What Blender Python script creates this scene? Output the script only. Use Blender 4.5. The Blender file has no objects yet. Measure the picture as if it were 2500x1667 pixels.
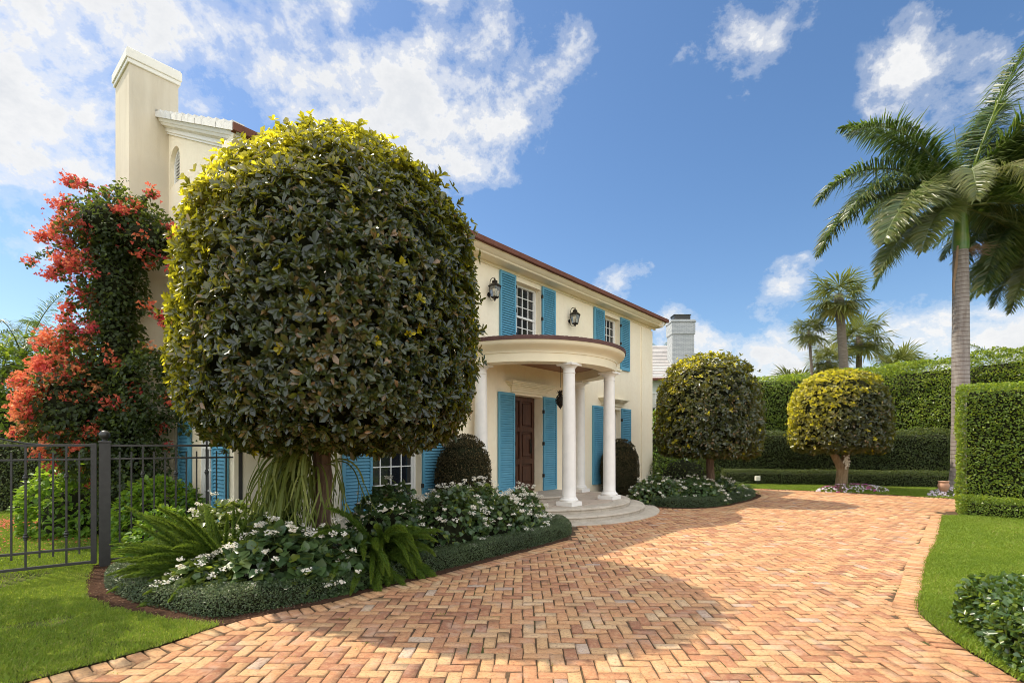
import bpy, math, random
import numpy as np
from mathutils import Vector, Matrix
random.seed(11)
rng = np.random.default_rng(11)
SC = bpy.context.scene
C = SC.collection
PI = math.pi
R = math.radians
UP = np.array([0., 0., 1.])

# ------------------------------------------------------------------ helpers
def tag(o, label=None, cat=None, group=None, kind=None):
    if label: o['label'] = label
    if cat: o['category'] = cat
    if group: o['group'] = group
    if kind: o['kind'] = kind
    return o

def empty(name, loc=(0, 0, 0), rz=0, label=None, cat=None, group=None):
    o = bpy.data.objects.new(name, None)
    C.objects.link(o)
    o.location = loc
    o.rotation_euler = (0, 0, rz)
    o.empty_display_size = 0.2
    return tag(o, label, cat, group)

def link(name, me, mats, parent=None):
    for m in mats: me.materials.append(m)
    o = bpy.data.objects.new(name, me)
    C.objects.link(o)
    if parent is not None: o.parent = parent
    return o

def copy_tree(o, parent=None):
    c = o.copy(); C.objects.link(c)
    if parent is not None: c.parent = parent
    for ch in [x for x in C.objects if x.parent == o]:
        copy_tree(ch, c)
    return c

def nrm(a):
    return a / np.maximum(np.linalg.norm(a, axis=-1, keepdims=True), 1e-9)

def lump(P, f=1.0, seed=0.0):
    """cheap smooth pseudo noise, about -1..1"""
    x, y, z = P[:, 0] * f + seed * 3.1, P[:, 1] * f - seed * 1.7, P[:, 2] * f + seed * 0.9
    return (np.sin(x * 1.9 + 1.3 * np.sin(y * 1.3 + z)) + np.sin(y * 2.3 + 1.1 * np.sin(z * 1.7 - x))
            + np.sin(z * 2.1 + 1.2 * np.sin(x * 1.1 + y * .8))) / 3.0

class MB:
    """collects polygons, builds ONE mesh"""
    def __init__(s): s.v = []; s.f = []; s.m = []
    def poly(s, pts, m=0):
        b = len(s.v); s.v += [tuple(p) for p in pts]; s.f.append(list(range(b, b + len(pts)))); s.m.append(m)
    def faces(s, pts, fs, m=0):
        b = len(s.v); s.v += [tuple(p) for p in pts]
        for f in fs: s.f.append([b + i for i in f]); s.m.append(m)
    def box(s, x0, x1, y0, y1, z0, z1, m=0):
        p = [(x0, y0, z0), (x1, y0, z0), (x1, y1, z0), (x0, y1, z0), (x0, y0, z1), (x1, y0, z1), (x1, y1, z1), (x0, y1, z1)]
        s.faces(p, [(3, 2, 1, 0), (4, 5, 6, 7), (0, 1, 5, 4), (1, 2, 6, 5), (2, 3, 7, 6), (3, 0, 4, 7)], m)
    def cbox(s, x0, x1, y0, y1, z0, z1, c=.006, m=0):
        """box with chamfered edges"""
        P = []
        def ring(z, i):
            return [(x0 + i, y0 + i, z), (x1 - i, y0 + i, z), (x1 - i, y1 - i, z), (x0 + i, y1 - i, z)]
        P = ring(z0, c) + ring(z0 + c, 0) + ring(z1 - c, 0) + ring(z1, c)
        F = [(3, 2, 1, 0), (12, 13, 14, 15)]
        for k in range(3):
            for i in range(4):
                j = (i + 1) % 4
                F.append((4 * k + i, 4 * k + j, 4 * k + 4 + j, 4 * k + 4 + i))
        s.faces(P, F, m)
    def frustum(s, cx, cy, z0, z1, a0, a1, m=0, b0=None, b1=None):
        b0 = a0 if b0 is None else b0; b1 = a1 if b1 is None else b1
        p = [(cx - a0, cy - b0, z0), (cx + a0, cy - b0, z0), (cx + a0, cy + b0, z0), (cx - a0, cy + b0, z0),
             (cx - a1, cy - b1, z1), (cx + a1, cy - b1, z1), (cx + a1, cy + b1, z1), (cx - a1, cy + b1, z1)]
        s.faces(p, [(3, 2, 1, 0), (4, 5, 6, 7), (0, 1, 5, 4), (1, 2, 6, 5), (2, 3, 7, 6), (3, 0, 4, 7)], m)
    def extrude_x(s, prof, x0, x1, m=0):
        """prof: (y,z) polygon swept along x"""
        n = len(prof)
        p = [(x0, y, z) for y, z in prof] + [(x1, y, z) for y, z in prof]
        fs = [(i, (i + 1) % n, n + (i + 1) % n, n + i) for i in range(n)]
        fs += [tuple(range(n - 1, -1, -1)), tuple(range(n, 2 * n))]
        s.faces(p, fs, m)
    def lathe(s, prof, seg=32, c=(0, 0, 0), a0=0, a1=2 * PI, m=0, cap=False):
        full = abs(a1 - a0 - 2 * PI) < 1e-6
        n = seg if full else seg + 1
        pts = []
        for r, z in prof:
            for i in range(n):
                a = a0 + (a1 - a0) * i / seg
                pts.append((c[0] + r * math.cos(a), c[1] + r * math.sin(a), c[2] + z))
        fs = []
        for k in range(len(prof) - 1):
            for i in range(seg):
                j = (i + 1) % n
                fs.append((k * n + i, k * n + j, (k + 1) * n + j, (k + 1) * n + i))
        if cap:
            fs.append(tuple(range((len(prof) - 1) * n, len(prof) * n)))
            fs.append(tuple(range(n - 1, -1, -1)))
        s.faces(pts, fs, m)
    def tube(s, pts, rad, seg=8, m=0, cap=True):
        pts = np.asarray(pts, float); n = len(pts)
        rad = np.full(n, rad) if np.isscalar(rad) else np.asarray(rad)
        T = nrm(np.gradient(pts, axis=0)) if n > 2 else np.repeat(nrm(pts[1:] - pts[:1]), 2, 0)
        ref = np.array([0, 0, 1.]) if abs(T[0][2]) < .9 else np.array([1., 0, 0])
        U = nrm(np.cross(T[0], ref)); V = []
        for i in range(n):
            U = nrm(U - T[i] * np.dot(U, T[i])); W = np.cross(T[i], U)
            for k in range(seg):
                a = 2 * PI * k / seg
                V.append(pts[i] + rad[i] * (U * math.cos(a) + W * math.sin(a)))
        fs = [(i * seg + k, i * seg + (k + 1) % seg, (i + 1) * seg + (k + 1) % seg, (i + 1) * seg + k)
              for i in range(n - 1) for k in range(seg)]
        if cap: fs += [tuple(range(seg - 1, -1, -1)), tuple(range((n - 1) * seg, n * seg))]
        s.faces(V, fs, m)
    def build(s, name, mats, parent=None, smooth=False):
        if not isinstance(mats, (list, tuple)): mats = [mats]
        me = bpy.data.meshes.new(name)
        me.from_pydata(s.v, [], s.f)
        me.polygons.foreach_set('material_index', s.m)
        if smooth:
            me.polygons.foreach_set('use_smooth', [True] * len(s.f))
        me.update()
        o = link(name, me, mats, parent)
        if smooth:
            try: me.set_sharp_from_angle(angle=R(38))
            except Exception: pass
        return o

class Fol:
    """fast collector for very many small faces (leaves, petals, blades, bricks)"""
    def __init__(s): s.V = []; s.ch = []; s.n = 0
    def add(s, V, F, m=0, rnd=None, tint=None):
        """V (n,k,3) verts of n items, F (q,c) face template"""
        n, k = V.shape[:2]
        F = np.asarray(F)
        base = (np.arange(n) * k)[:, None, None] + F[None] + s.n
        q, c = F.shape
        rnd = rng.random(n) if rnd is None else rnd
        tint = np.zeros(n) if tint is None else tint
        s.V.append(V.reshape(-1, 3)); s.n += n * k
        s.ch.append((base.reshape(-1, c), m, np.repeat(rnd, q), tint.ravel() if np.ndim(tint) == 2 else np.repeat(tint, q)))
    def raw(s, V, F, m=0):
        V = np.asarray(V, float); F = np.asarray(F)
        s.V.append(V); s.ch.append((F + s.n, m, np.full(len(F), .5), np.zeros(len(F)))); s.n += len(V)
    def build(s, name, mats, parent=None, smooth=False):
        if not isinstance(mats, (list, tuple)): mats = [mats]
        V = np.concatenate(s.V).astype(np.float32)
        loops = np.concatenate([c[0].ravel() for c in s.ch]).astype(np.int32)
        tot = np.concatenate([np.full(len(c[0]), c[0].shape[1]) for c in s.ch])
        st = np.concatenate([[0], np.cumsum(tot)[:-1]]).astype(np.int32)
        me = bpy.data.meshes.new(name)
        me.vertices.add(len(V)); me.vertices.foreach_set('co', V.ravel())
        me.loops.add(len(loops)); me.loops.foreach_set('vertex_index', loops)
        me.polygons.add(len(tot)); me.polygons.foreach_set('loop_start', st)
        me.polygons.foreach_set('material_index', np.concatenate([np.full(len(c[0]), c[1]) for c in s.ch]).astype(np.int32))
        if smooth: me.polygons.foreach_set('use_smooth', np.ones(len(tot), bool))
        for nm, k in (('rnd', 2), ('tint', 3)):
            a = me.attributes.new(nm, 'FLOAT', 'FACE')
            a.data.foreach_set('value', np.concatenate([c[k] for c in s.ch]).astype(np.float32))
        me.update(calc_edges=True)
        me.validate()
        return link(name, me, mats, parent)

LEAF6 = [(0, 1, 2, 3), (0, 3, 4, 5)]
def leaf6(P, A, N, L, W, fold=.22, bend=.12, obo=True):
    """folded leaf: 6 verts, 2 quads. returns (n,6,3)"""
    S = nrm(np.cross(N, A)); N = np.cross(A, S)
    w1, w2 = (.34, .5) if obo else (.5, .36)
    t = [(0, 0, 0), (.33, -w1, 1), (.72, -w2, .7), (1, 0, -1), (.72, w2, .7), (.33, w1, 1)]
    V = np.empty((len(P), 6, 3))
    for i, (x, y, z) in enumerate(t):
        if i == 3: zz = -bend * L
        elif i == 0: zz = 0 * L
        else: zz = fold * W * z - bend * L * x * x * .6
        V[:, i] = P + A * (x * L)[:, None] + S * (y * W)[:, None] + N * zz[:, None]
    return V

LEAF4 = [(0, 1, 2, 3)]
def leaf4(P, A, N, L, W):
    S = nrm(np.cross(N, A)); N = np.cross(A, S)
    V = np.empty((len(P), 4, 3))
    V[:, 0] = P
    V[:, 1] = P + A * (.52 * L)[:, None] - S * (.5 * W)[:, None] + N * (.10 * W)[:, None]
    V[:, 2] = P + A * L[:, None] - N * (.12 * L)[:, None]
    V[:, 3] = P + A * (.52 * L)[:, None] + S * (.5 * W)[:, None] + N * (.10 * W)[:, None]
    return V

def unit_rand(n):
    return nrm(rng.normal(size=(n, 3)))

def rosette(P, O, k, upb=.35, jit=.5, pmin=.50, pmax=1.45):
    """k leaves round a twig at every point: returns base, axis, normal, index"""
    T = nrm(O + UP * upb + unit_rand(len(P)) * jit)
    idx = np.repeat(np.arange(len(P)), k)
    T = T[idx]
    Q = nrm(np.cross(T, unit_rand(len(T))))
    # even-ish spread of azimuth within each twig
    B1 = nrm(np.cross(T, np.array([.31, .22, .92]))); B2 = np.cross(T, B1)
    ph = np.tile(np.arange(k) * 2.4, len(P)) + np.repeat(rng.random(len(P)) * 6.28, k) + rng.normal(size=len(T)) * .25
    Q = B1 * np.cos(ph)[:, None] + B2 * np.sin(ph)[:, None]
    p = rng.uniform(pmin, pmax, len(T))[:, None]
    A = T * np.cos(p) + Q * np.sin(p)
    N = T * np.sin(p) - Q * np.cos(p)
    return P[idx], A, N, idx

def surf_rev(prof, n):
    """random points + normals on a surface of revolution about z"""
    pr = np.asarray(prof, float)
    r0, z0, r1, z1 = pr[:-1, 0], pr[:-1, 1], pr[1:, 0], pr[1:, 1]
    ln = np.hypot(r1 - r0, z1 - z0); w = ln * (r0 + r1) / 2; w = w / w.sum()
    k = rng.choice(len(w), n, p=w); u = rng.random(n)
    # density proportional to radius inside a segment
    t = np.where(r0[k] < r1[k], np.sqrt(u), 1 - np.sqrt(u)); t = np.where(np.abs(r0[k] - r1[k]) < .1, u, t)
    r = r0[k] + (r1[k] - r0[k]) * t; z = z0[k] + (z1[k] - z0[k]) * t
    a = rng.random(n) * 2 * PI
    nr, nz = (z1 - z0)[k] / ln[k], -(r1 - r0)[k] / ln[k]
    P = np.stack([r * np.cos(a), r * np.sin(a), z], 1)
    N = np.stack([nr * np.cos(a), nr * np.sin(a), nz], 1)
    return P, N

def pip(P, poly):
    x, y = P[:, 0], P[:, 1]; ins = np.zeros(len(P), bool); n = len(poly); j = n - 1
    for i in range(n):
        xi, yi = poly[i]; xj, yj = poly[j]
        if yi != yj:
            c = ((yi > y) != (yj > y)) & (x < (xj - xi) * (y - yi) / (yj - yi) + xi)
            ins ^= c
        j = i
    return ins

def dist_path(P, path):
    d = np.full(len(P), 1e9)
    for (ax, ay), (bx, by) in zip(path[:-1], path[1:]):
        vx, vy = bx - ax, by - ay; L2 = vx * vx + vy * vy + 1e-12
        t = np.clip(((P[:, 0] - ax) * vx + (P[:, 1] - ay) * vy) / L2, 0, 1)
        d = np.minimum(d, np.hypot(P[:, 0] - ax - t * vx, P[:, 1] - ay - t * vy))
    return d

def smooth_path(pts, n=4):
    """Catmull-Rom resample of a plan path"""
    p = np.asarray(pts, float); out = []
    q = np.vstack([2 * p[0] - p[1], p, 2 * p[-1] - p[-2]])
    for i in range(1, len(q) - 2):
        for k in range(n):
            t = k / n
            out.append(.5 * ((2 * q[i]) + (q[i + 1] - q[i - 1]) * t + (2 * q[i - 1] - 5 * q[i] + 4 * q[i + 1] - q[i + 2]) * t * t
                             + (-q[i - 1] + 3 * q[i] - 3 * q[i + 1] + q[i + 2]) * t ** 3))
    out.append(p[-1])
    return np.array(out)

# ------------------------------------------------------------------ materials
class NT:
    def __init__(s, nt): s.t = nt; s.N = nt.nodes; s.L = nt.links
    def n(s, typ, **kw):
        o = s.N.new(typ)
        for k, v in kw.items():
            if k == 'inp':
                for a, b in v.items():
                    if hasattr(b, 'is_output') or isinstance(b, bpy.types.NodeSocket): s.L.new(b, o.inputs[a])
                    else: o.inputs[a].default_value = b
            else: setattr(o, k, v)
        return o
    def math(s, op, a, b=None, clamp=False):
        o = s.N.new('ShaderNodeMath'); o.operation = op; o.use_clamp = clamp
        for i, x in enumerate((a, b)):
            if x is None: continue
            if isinstance(x, bpy.types.NodeSocket): s.L.new(x, o.inputs[i])
            else: o.inputs[i].default_value = x
        return o.outputs[0]
    def ramp(s, fac, stops, interp='LINEAR'):
        o = s.N.new('ShaderNodeValToRGB'); cr = o.color_ramp; cr.interpolation = interp
        while len(cr.elements) < len(stops): cr.elements.new(.5)
        for e, (p, c) in zip(cr.elements, stops):
            e.position = p; e.color = (c[0], c[1], c[2], 1) if not np.isscalar(c) else (c, c, c, 1)
        s.L.new(fac, o.inputs[0]); return o.outputs[0]
    def noise(s, vec, scale, detail=3, rough=.55, dist=0):
        o = s.n('ShaderNodeTexNoise'); o.inputs['Scale'].default_value = scale; o.inputs['Detail'].default_value = detail
        o.inputs['Roughness'].default_value = rough; o.inputs['Distortion'].default_value = dist
        if vec is not None: s.L.new(vec, o.inputs['Vector'])
        return o.outputs['Fac']
    def mix(s, fac, a, b, mode='MIX'):
        o = s.N.new('ShaderNodeMix'); o.data_type = 'RGBA'; o.blend_type = mode
        for sock, x in ((o.inputs[0], fac), (o.inputs[6], a), (o.inputs[7], b)):
            if isinstance(x, bpy.types.NodeSocket): s.L.new(x, sock)
            elif np.isscalar(x): sock.default_value = x
            else: sock.default_value = (x[0], x[1], x[2], 1)
        return o.outputs[2]
    def attr(s, name):
        o = s.N.new('ShaderNodeAttribute'); o.attribute_name = name; return o.outputs['Fac']
    def obj(s): return s.n('ShaderNodeTexCoord').outputs['Object']
    def bump(s, h, strength=.3, dist=.01):
        o = s.n('ShaderNodeBump'); o.inputs['Strength'].default_value = strength; o.inputs['Distance'].default_value = dist
        s.L.new(h, o.inputs['Height']); return o.outputs['Normal']

def mat(name):
    m = bpy.data.materials.new(name); m.use_nodes = True
    t = NT(m.node_tree); b = t.N['Principled BSDF']
    return m, t, b

def setp(t, b, col=None, rough=None, normal=None, metal=None, spec=None):
    for k, v in (('Base Color', col), ('Roughness', rough), ('Normal', normal), ('Metallic', metal), ('Specular IOR Level', spec)):
        if v is None: continue
        if isinstance(v, bpy.types.NodeSocket): t.L.new(v, b.inputs[k])
        elif k == 'Base Color': b.inputs[k].default_value = (v[0], v[1], v[2], 1)
        else: b.inputs[k].default_value = v

def plain(name, col, rough=.6, var=.12, nscale=6, bumps=.1, bscale=60, metal=0, spec=.4):
    m, t, b = mat(name); o = t.obj()
    n = t.noise(o, nscale, 4)
    c = t.mix(t.ramp(n, [(.3, 0.), (.7, 1.)]), [x * (1 - var) for x in col], [min(1, x * (1 + var)) for x in col])
    setp(t, b, c, rough, t.bump(t.noise(o, bscale, 3), bumps, .004), metal, spec)
    return m

def leafmat(name, stops, young, rough=.42, trans=.28, tcol=None, spec=.45):
    """stops: ramp over the per-leaf random value; young: colour mixed in by the tint attribute"""
    m, t, b = mat(name)
    c = t.ramp(t.attr('rnd'), stops)
    c = t.mix(t.attr('tint'), c, young)
    setp(t, b, c, rough, spec=spec)
    tr = t.n('ShaderNodeBsdfTranslucent')
    t.L.new(t.mix(.6, c, tcol if tcol else [min(1, y * 1.6 + .02) for y in young]), tr.inputs['Color'])
    ms = t.n('ShaderNodeMixShader'); t.L.new(t.math('ADD', t.math('MULTIPLY', t.attr('tint'), .46 if trans > 0 else 0.), trans), ms.inputs[0])
    t.L.new(b.outputs[0], ms.inputs[1]); t.L.new(tr.outputs[0], ms.inputs[2])
    t.L.new(ms.outputs[0], t.N['Material Output'].inputs['Surface'])
    return m
SKYSTR=.15; SUNSTR=2.0; EXPO=1.38; CLOUD=2.55; SKYSAT=1.15; SKYVAL=.42; SKYHUE=.5
# ------------------------------------------------------------------ surface materials
def make_stucco(name='stucco', ca=(.90, .785, .575), cb=(.93, .84, .645), st_=.10):
    m, t, b = mat(name); o = t.obj()
    big = t.noise(o, .7, 5, .6); fine = t.noise(o, 9, 4)
    mp = t.n('ShaderNodeMapping'); mp.inputs['Scale'].default_value = (3, 3, .35); t.L.new(o, mp.inputs[0])
    st = t.noise(mp.outputs[0], 1.6, 4, .6)
    c = t.mix(t.ramp(big, [(.35, 0.), (.7, 1.)]), ca, cb)
    c = t.mix(t.math('MULTIPLY', t.ramp(st, [(.5, 0.), (.8, 1.)]), st_), c, (.50, .42, .30))
    c = t.mix(t.math('MULTIPLY', t.ramp(fine, [(.45, 0.), (.7, 1.)]), .10), c, (.66, .55, .36))
    h = t.math('ADD', t.noise(o, 34, 5, .65), t.math('MULTIPLY', t.noise(o, 6, 3), 1.2))
    setp(t, b, c, .88, t.bump(h, .22, .012), spec=.2)
    return m
M = {}
M['stucco'] = make_stucco()
M['dim_stucco'] = make_stucco('dimmed_stained_stucco', (.60, .53, .41), (.69, .61, .47), .6)  # chimney coat: grey stains, with dimmer light also put into its colour
M['trim'] = plain('trim_paint', (.80, .76, .66), .5, .04, 3, .08, 40)
M['cream_trim'] = plain('cream_trim', (.82, .73, .52), .55, .04, 3, .08, 40)
M['column'] = plain('column_paint', (.82, .79, .73), .5, .05, 4, .10, 50)
M['sash'] = plain('sash_paint', (.78, .77, .72), .4, .03, 3, .04, 40)
def make_tile(name, ca, cb):
    m, t, b = mat(name); o = t.obj()
    c = t.mix(t.ramp(t.noise(o, 1.5, 5, .7), [(.3, 0.), (.7, 1.)]), ca, cb)
    c = t.mix(t.math('MULTIPLY', t.ramp(t.noise(o, 14, 4, .7), [(.5, 0.), (.75, 1.)]), .45), c, [x * .55 for x in ca])
    setp(t, b, c, .8, t.bump(t.noise(o, 40, 4), .35, .006), spec=.25)
    return m
M['white_tile'] = make_tile('white_roof_tile', (.62, .59, .53), (.74, .72, .67))
M['brown_tile'] = make_tile('brown_eave_tile', (.135, .052, .034), (.185, .078, .052))
M['curb_tile'] = make_tile('porch_curb_tile', (.10, .052, .046), (.15, .08, .07))
def make_shutter():
    m, t, b = mat('shutter_paint'); o = t.obj()
    c = t.mix(t.ramp(t.noise(o, 2.5, 4), [(.3, 0.), (.7, 1.)]), (.085, .29, .42), (.11, .34, .47))
    c = t.mix(t.math('MULTIPLY', t.ramp(t.noise(o, 25, 4, .7), [(.55, 0.), (.8, 1.)]), .3), c, (.12, .36, .43))
    c = t.mix(t.math('MULTIPLY', t.ramp(t.noise(o, 1.1, 5, .65), [(.42, 0.), (.7, 1.)]), .5), c, (.17, .38, .47))
    setp(t, b, c, .5, t.bump(t.noise(o, 70, 2), .08, .003))
    return m
M['shutter'] = make_shutter()
def make_glass():
    m, t, b = mat('window_glass'); o = t.obj()
    c = t.mix(t.ramp(t.noise(o, 1.3, 3), [(.45, 0.), (.65, 1.)]), (.012, .014, .018), (.035, .036, .045))
    setp(t, b, c, .04, t.bump(t.noise(o, 2.2, 1), .05, .02), spec=.8)
    return m
M['glass'] = make_glass()
def make_door():
    m, t, b = mat('door_wood'); o = t.obj()
    mp = t.n('ShaderNodeMapping'); mp.inputs['Scale'].default_value = (14, 14, 1.2); t.L.new(o, mp.inputs[0])
    g = t.noise(mp.outputs[0], 2.2, 5, .6, .6)
    setp(t, b, t.ramp(g, [(.3, (.042, .017, .010)), (.55, (.075, .030, .017)), (.75, (.115, .050, .028))]), .38, t.bump(g, .15, .003))
    return m
M['door'] = make_door()
def make_ceiling():
    m, t, b = mat('porch_ceiling_boards'); o = t.obj()
    sx = t.n('ShaderNodeSeparateXYZ'); t.L.new(o, sx.inputs[0])
    fr = t.math('FRACT', t.math('MULTIPLY', sx.outputs[1], 9.0))
    gap = t.ramp(fr, [(0, 0.), (.06, 1.), (.94, 1.), (1, 0.)])
    c = t.mix(t.noise(o, 5, 4), (.30, .165, .105), (.40, .24, .155))
    setp(t, b, t.mix(gap, (.13, .07, .045), c), .6, t.bump(gap, .4, .006))
    return m
M['ceiling'] = make_ceiling()
def make_stone():
    m, t, b = mat('limestone'); o = t.obj()
    c = t.mix(t.ramp(t.noise(o, 2.2, 5, .65), [(.3, 0.), (.7, 1.)]), (.42, .36, .285), (.55, .49, .40))
    c = t.mix(t.math('MULTIPLY', t.ramp(t.noise(o, 9, 6, .75), [(.5, 0.), (.72, 1.)]), .7), c, (.25, .205, .15))
    vo = t.n('ShaderNodeTexVoronoi'); vo.inputs['Scale'].default_value = 55; t.L.new(o, vo.inputs['Vector'])
    pit = t.ramp(vo.outputs['Distance'], [(.1, 0.), (.3, 1.)])
    h = t.math('ADD', t.noise(o, 28, 5, .7), t.math('MULTIPLY', pit, .5))
    setp(t, b, c, .8, t.bump(h, .5, .01), spec=.25)
    return m
M['stone'] = make_stone()
def make_flag():
    m, t, b = mat('flagstone'); o = t.obj()
    vo = t.n('ShaderNodeTexVoronoi'); vo.feature = 'DISTANCE_TO_EDGE'; vo.inputs['Scale'].default_value = 1.9; t.L.new(o, vo.inputs['Vector'])
    g = t.ramp(vo.outputs['Distance'], [(.004, 0.), (.02, 1.)])
    vc = t.n('ShaderNodeTexVoronoi'); vc.inputs['Scale'].default_value = 1.9; t.L.new(o, vc.inputs['Vector'])
    sp = t.n('ShaderNodeSeparateColor'); t.L.new(vc.outputs['Color'], sp.inputs[0])
    c = t.mix(sp.outputs[0], (.47, .37, .29), (.58, .49, .39))
    c = t.mix(t.math('MULTIPLY', t.ramp(t.noise(o, 8, 5, .7), [(.45, 0.), (.75, 1.)]), .5), c, (.36, .27, .21))
    setp(t, b, t.mix(g, (.24, .19, .15), c), .7, t.bump(t.math('ADD', g, t.noise(o, 20, 4)), .35, .006))
    return m
M['flag'] = make_flag()
M['iron'] = plain('painted_iron', (.030, .028, .025), .42, .25, 14, .25, 90, 0, .5)
M['bronze'] = plain('dark_bronze', (.020, .014, .010), .45, .3, 20, .2, 90, .3)
m_, t_, b_ = mat('lantern_glass'); setp(t_, b_, (.75, .73, .66), .08); b_.inputs['Transmission Weight'].default_value = .85
M['lantern_glass'] = m_
M['candle'] = plain('candle_sleeve', (.75, .70, .58), .5)
def make_brick():
    m, t, b = mat('old_brick'); o = t.obj()
    c = t.ramp(t.attr('rnd'), [(0, (.27, .115, .070)), (.10, (.36, .16, .090)), (.26, (.45, .215, .112)), (.42, (.52, .265, .132)), (.58, (.56, .32, .155)),
                               (.74, (.58, .375, .19)), (.88, (.59, .425, .25)), (.96, (.53, .43, .34)), (1, (.40, .31, .27))])
    c = t.mix(t.math('MULTIPLY', t.ramp(t.noise(o, 17, 6, .75), [(.42, 0.), (.66, 1.)]), .45), c, (.66, .45, .25))
    c = t.mix(t.math('MULTIPLY', t.ramp(t.noise(o, 38, 6, .8), [(.50, 0.), (.64, 1.)]), .75), c, (.23, .115, .07))
    c = t.mix(t.math('MULTIPLY', t.ramp(t.noise(o, .55, 4, .6), [(.42, 0.), (.75, 1.)]), .30), c, (.40, .205, .125))
    c = t.mix(t.math('MULTIPLY', t.ramp(t.noise(o, 3.1, 7, .7), [(.52, 0.), (.72, 1.)]), .42), c, (.58, .49, .42))
    c = t.mix(t.math('MULTIPLY', t.ramp(t.noise(o, 1.1, 6, .7), [(.54, 0.), (.70, 1.)]), .38), c, (.28, .155, .10))
    vo = t.n('ShaderNodeTexVoronoi'); vo.inputs['Scale'].default_value = 160; t.L.new(o, vo.inputs['Vector'])
    pit = t.ramp(vo.outputs['Distance'], [(.08, 0.), (.22, 1.)])
    c = t.mix(t.math('MULTIPLY', t.math('SUBTRACT', 1, pit), .45), c, (.14, .07, .045))
    h = t.math('ADD', t.noise(o, 45, 6, .75), t.math('MULTIPLY', pit, .25))
    h = t.math('ADD', h, t.math('MULTIPLY', t.noise(o, 12, 3), 1.2))
    c = t.mix(t.math('MULTIPLY', t.attr('tint'), .5), c, (.17, .095, .06))
    c = t.mix(1.0, c, (.96, .915, .875), 'MULTIPLY')
    setp(t, b, c, .85, t.bump(h, .75, .012), spec=.25)
    return m
M['brick'] = make_brick()
def make_joint():
    m, t, b = mat('joint_sand'); o = t.obj()
    c = t.mix(t.noise(o, 60, 4, .7), (.055, .036, .022), (.16, .105, .062))
    c = t.mix(t.ramp(t.noise(o, 1.7, 5, .7), [(.56, 0.), (.68, 1.)]), c, (.055, .085, .018))
    setp(t, b, c, .95, t.bump(t.noise(o, 150, 3), .6, .006), spec=.1)
    return m
M['joint'] = make_joint()
def make_mulch():
    m, t, b = mat('mulch'); o = t.obj()
    c = t.ramp(t.noise(o, 55, 6, .75, .5), [(.3, (.022, .012, .007)), (.5, (.075, .038, .022)), (.7, (.15, .085, .05))])
    setp(t, b, c, .95, t.bump(t.noise(o, 70, 5, .7), .9, .03), spec=.1)
    return m
M['mulch'] = make_mulch()
M['chip'] = leafmat('bark_chip', [(0, (.05, .025, .014)), (.5, (.12, .06, .035)), (1, (.24, .14, .085))], (.3, .2, .12), .9, .0)
def make_turf():
    m, t, b = mat('turf'); o = t.obj()
    c = t.ramp(t.noise(o, 5, 6, .7), [(.3, (.09, .085, .03)), (.5, (.12, .15, .025)), (.75, (.23, .20, .08))])
    c = t.mix(t.math('MULTIPLY', t.ramp(t.noise(o, 90, 4, .8), [(.4, 0.), (.7, 1.)]), .6), c, (.03, .05, .008))
    setp(t, b, c, .9, t.bump(t.noise(o, 120, 4, .7), .9, .03), spec=.15)
    return m
M['turf'] = make_turf()
M['blade'] = leafmat('grass_blade', [(0, (.105, .175, .016)), (.4, (.175, .265, .022)), (.8, (.24, .325, .030)), (.95, (.33, .36, .06)), (1, (.42, .36, .14))], (.42, .38, .13), .55, .35, (.40, .52, .04), .3)
def make_bark(name, a, bb, sc=(8, 8, 1.5), bs=.8):
    m, t, b = mat(name); o = t.obj()
    mp = t.n('ShaderNodeMapping'); mp.inputs['Scale'].default_value = sc; t.L.new(o, mp.inputs[0])
    g = t.noise(mp.outputs[0], 2.5, 6, .7, .4)
    setp(t, b, t.mix(t.ramp(g, [(.3, 0.), (.7, 1.)]), a, bb), .9, t.bump(g, bs, .03), spec=.15)
    return m
M['bark'] = make_bark('bark', (.075, .045, .03), (.20, .135, .085))
M['pale_bark'] = make_bark('pale_bark', (.14, .095, .05), (.33, .25, .15))
M['fan_bark'] = make_bark('fan_palm_bark', (.13, .10, .075), (.28, .23, .18), (2, 2, 9), .7)
def make_palm():
    m, t, b = mat('royal_palm_trunk'); o = t.obj()
    sx = t.n('ShaderNodeSeparateXYZ'); t.L.new(o, sx.inputs[0])
    z = t.math('ADD', t.math('MULTIPLY', sx.outputs[2], 7.5), t.math('MULTIPLY', t.noise(o, 1.2, 3), .9))
    ring = t.ramp(t.math('FRACT', z), [(0, 0.), (.10, 1.), (.85, .8), (1, 0.)])
    mp = t.n('ShaderNodeMapping'); mp.inputs['Scale'].default_value = (4, 4, .6); t.L.new(o, mp.inputs[0])
    pat = t.ramp(t.noise(mp.outputs[0], 1.5, 5, .7), [(.35, 0.), (.68, 1.)])
    c = t.mix(pat, (.22, .185, .16), (.37, .335, .30))
    c = t.mix(ring, [.13, .095, .075], c)
    setp(t, b, c, .8, t.bump(t.math('ADD', ring, t.noise(o, 20, 4)), .35, .02), spec=.2)
    return m
M['palm_trunk'] = make_palm()
def make_shaft():
    m, t, b = mat('crownshaft'); o = t.obj()
    c = t.mix(t.ramp(t.noise(o, 2.2, 4, .6), [(.4, 0.), (.7, 1.)]), (.075, .17, .025), (.20, .24, .05))
    setp(t, b, c, .35, spec=.5)
    return m
M['shaft'] = make_shaft()
M['core'] = plain('inner_twigs', (.020, .022, .010), .95, .5, 9, .9, 20, 0, .1)
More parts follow.
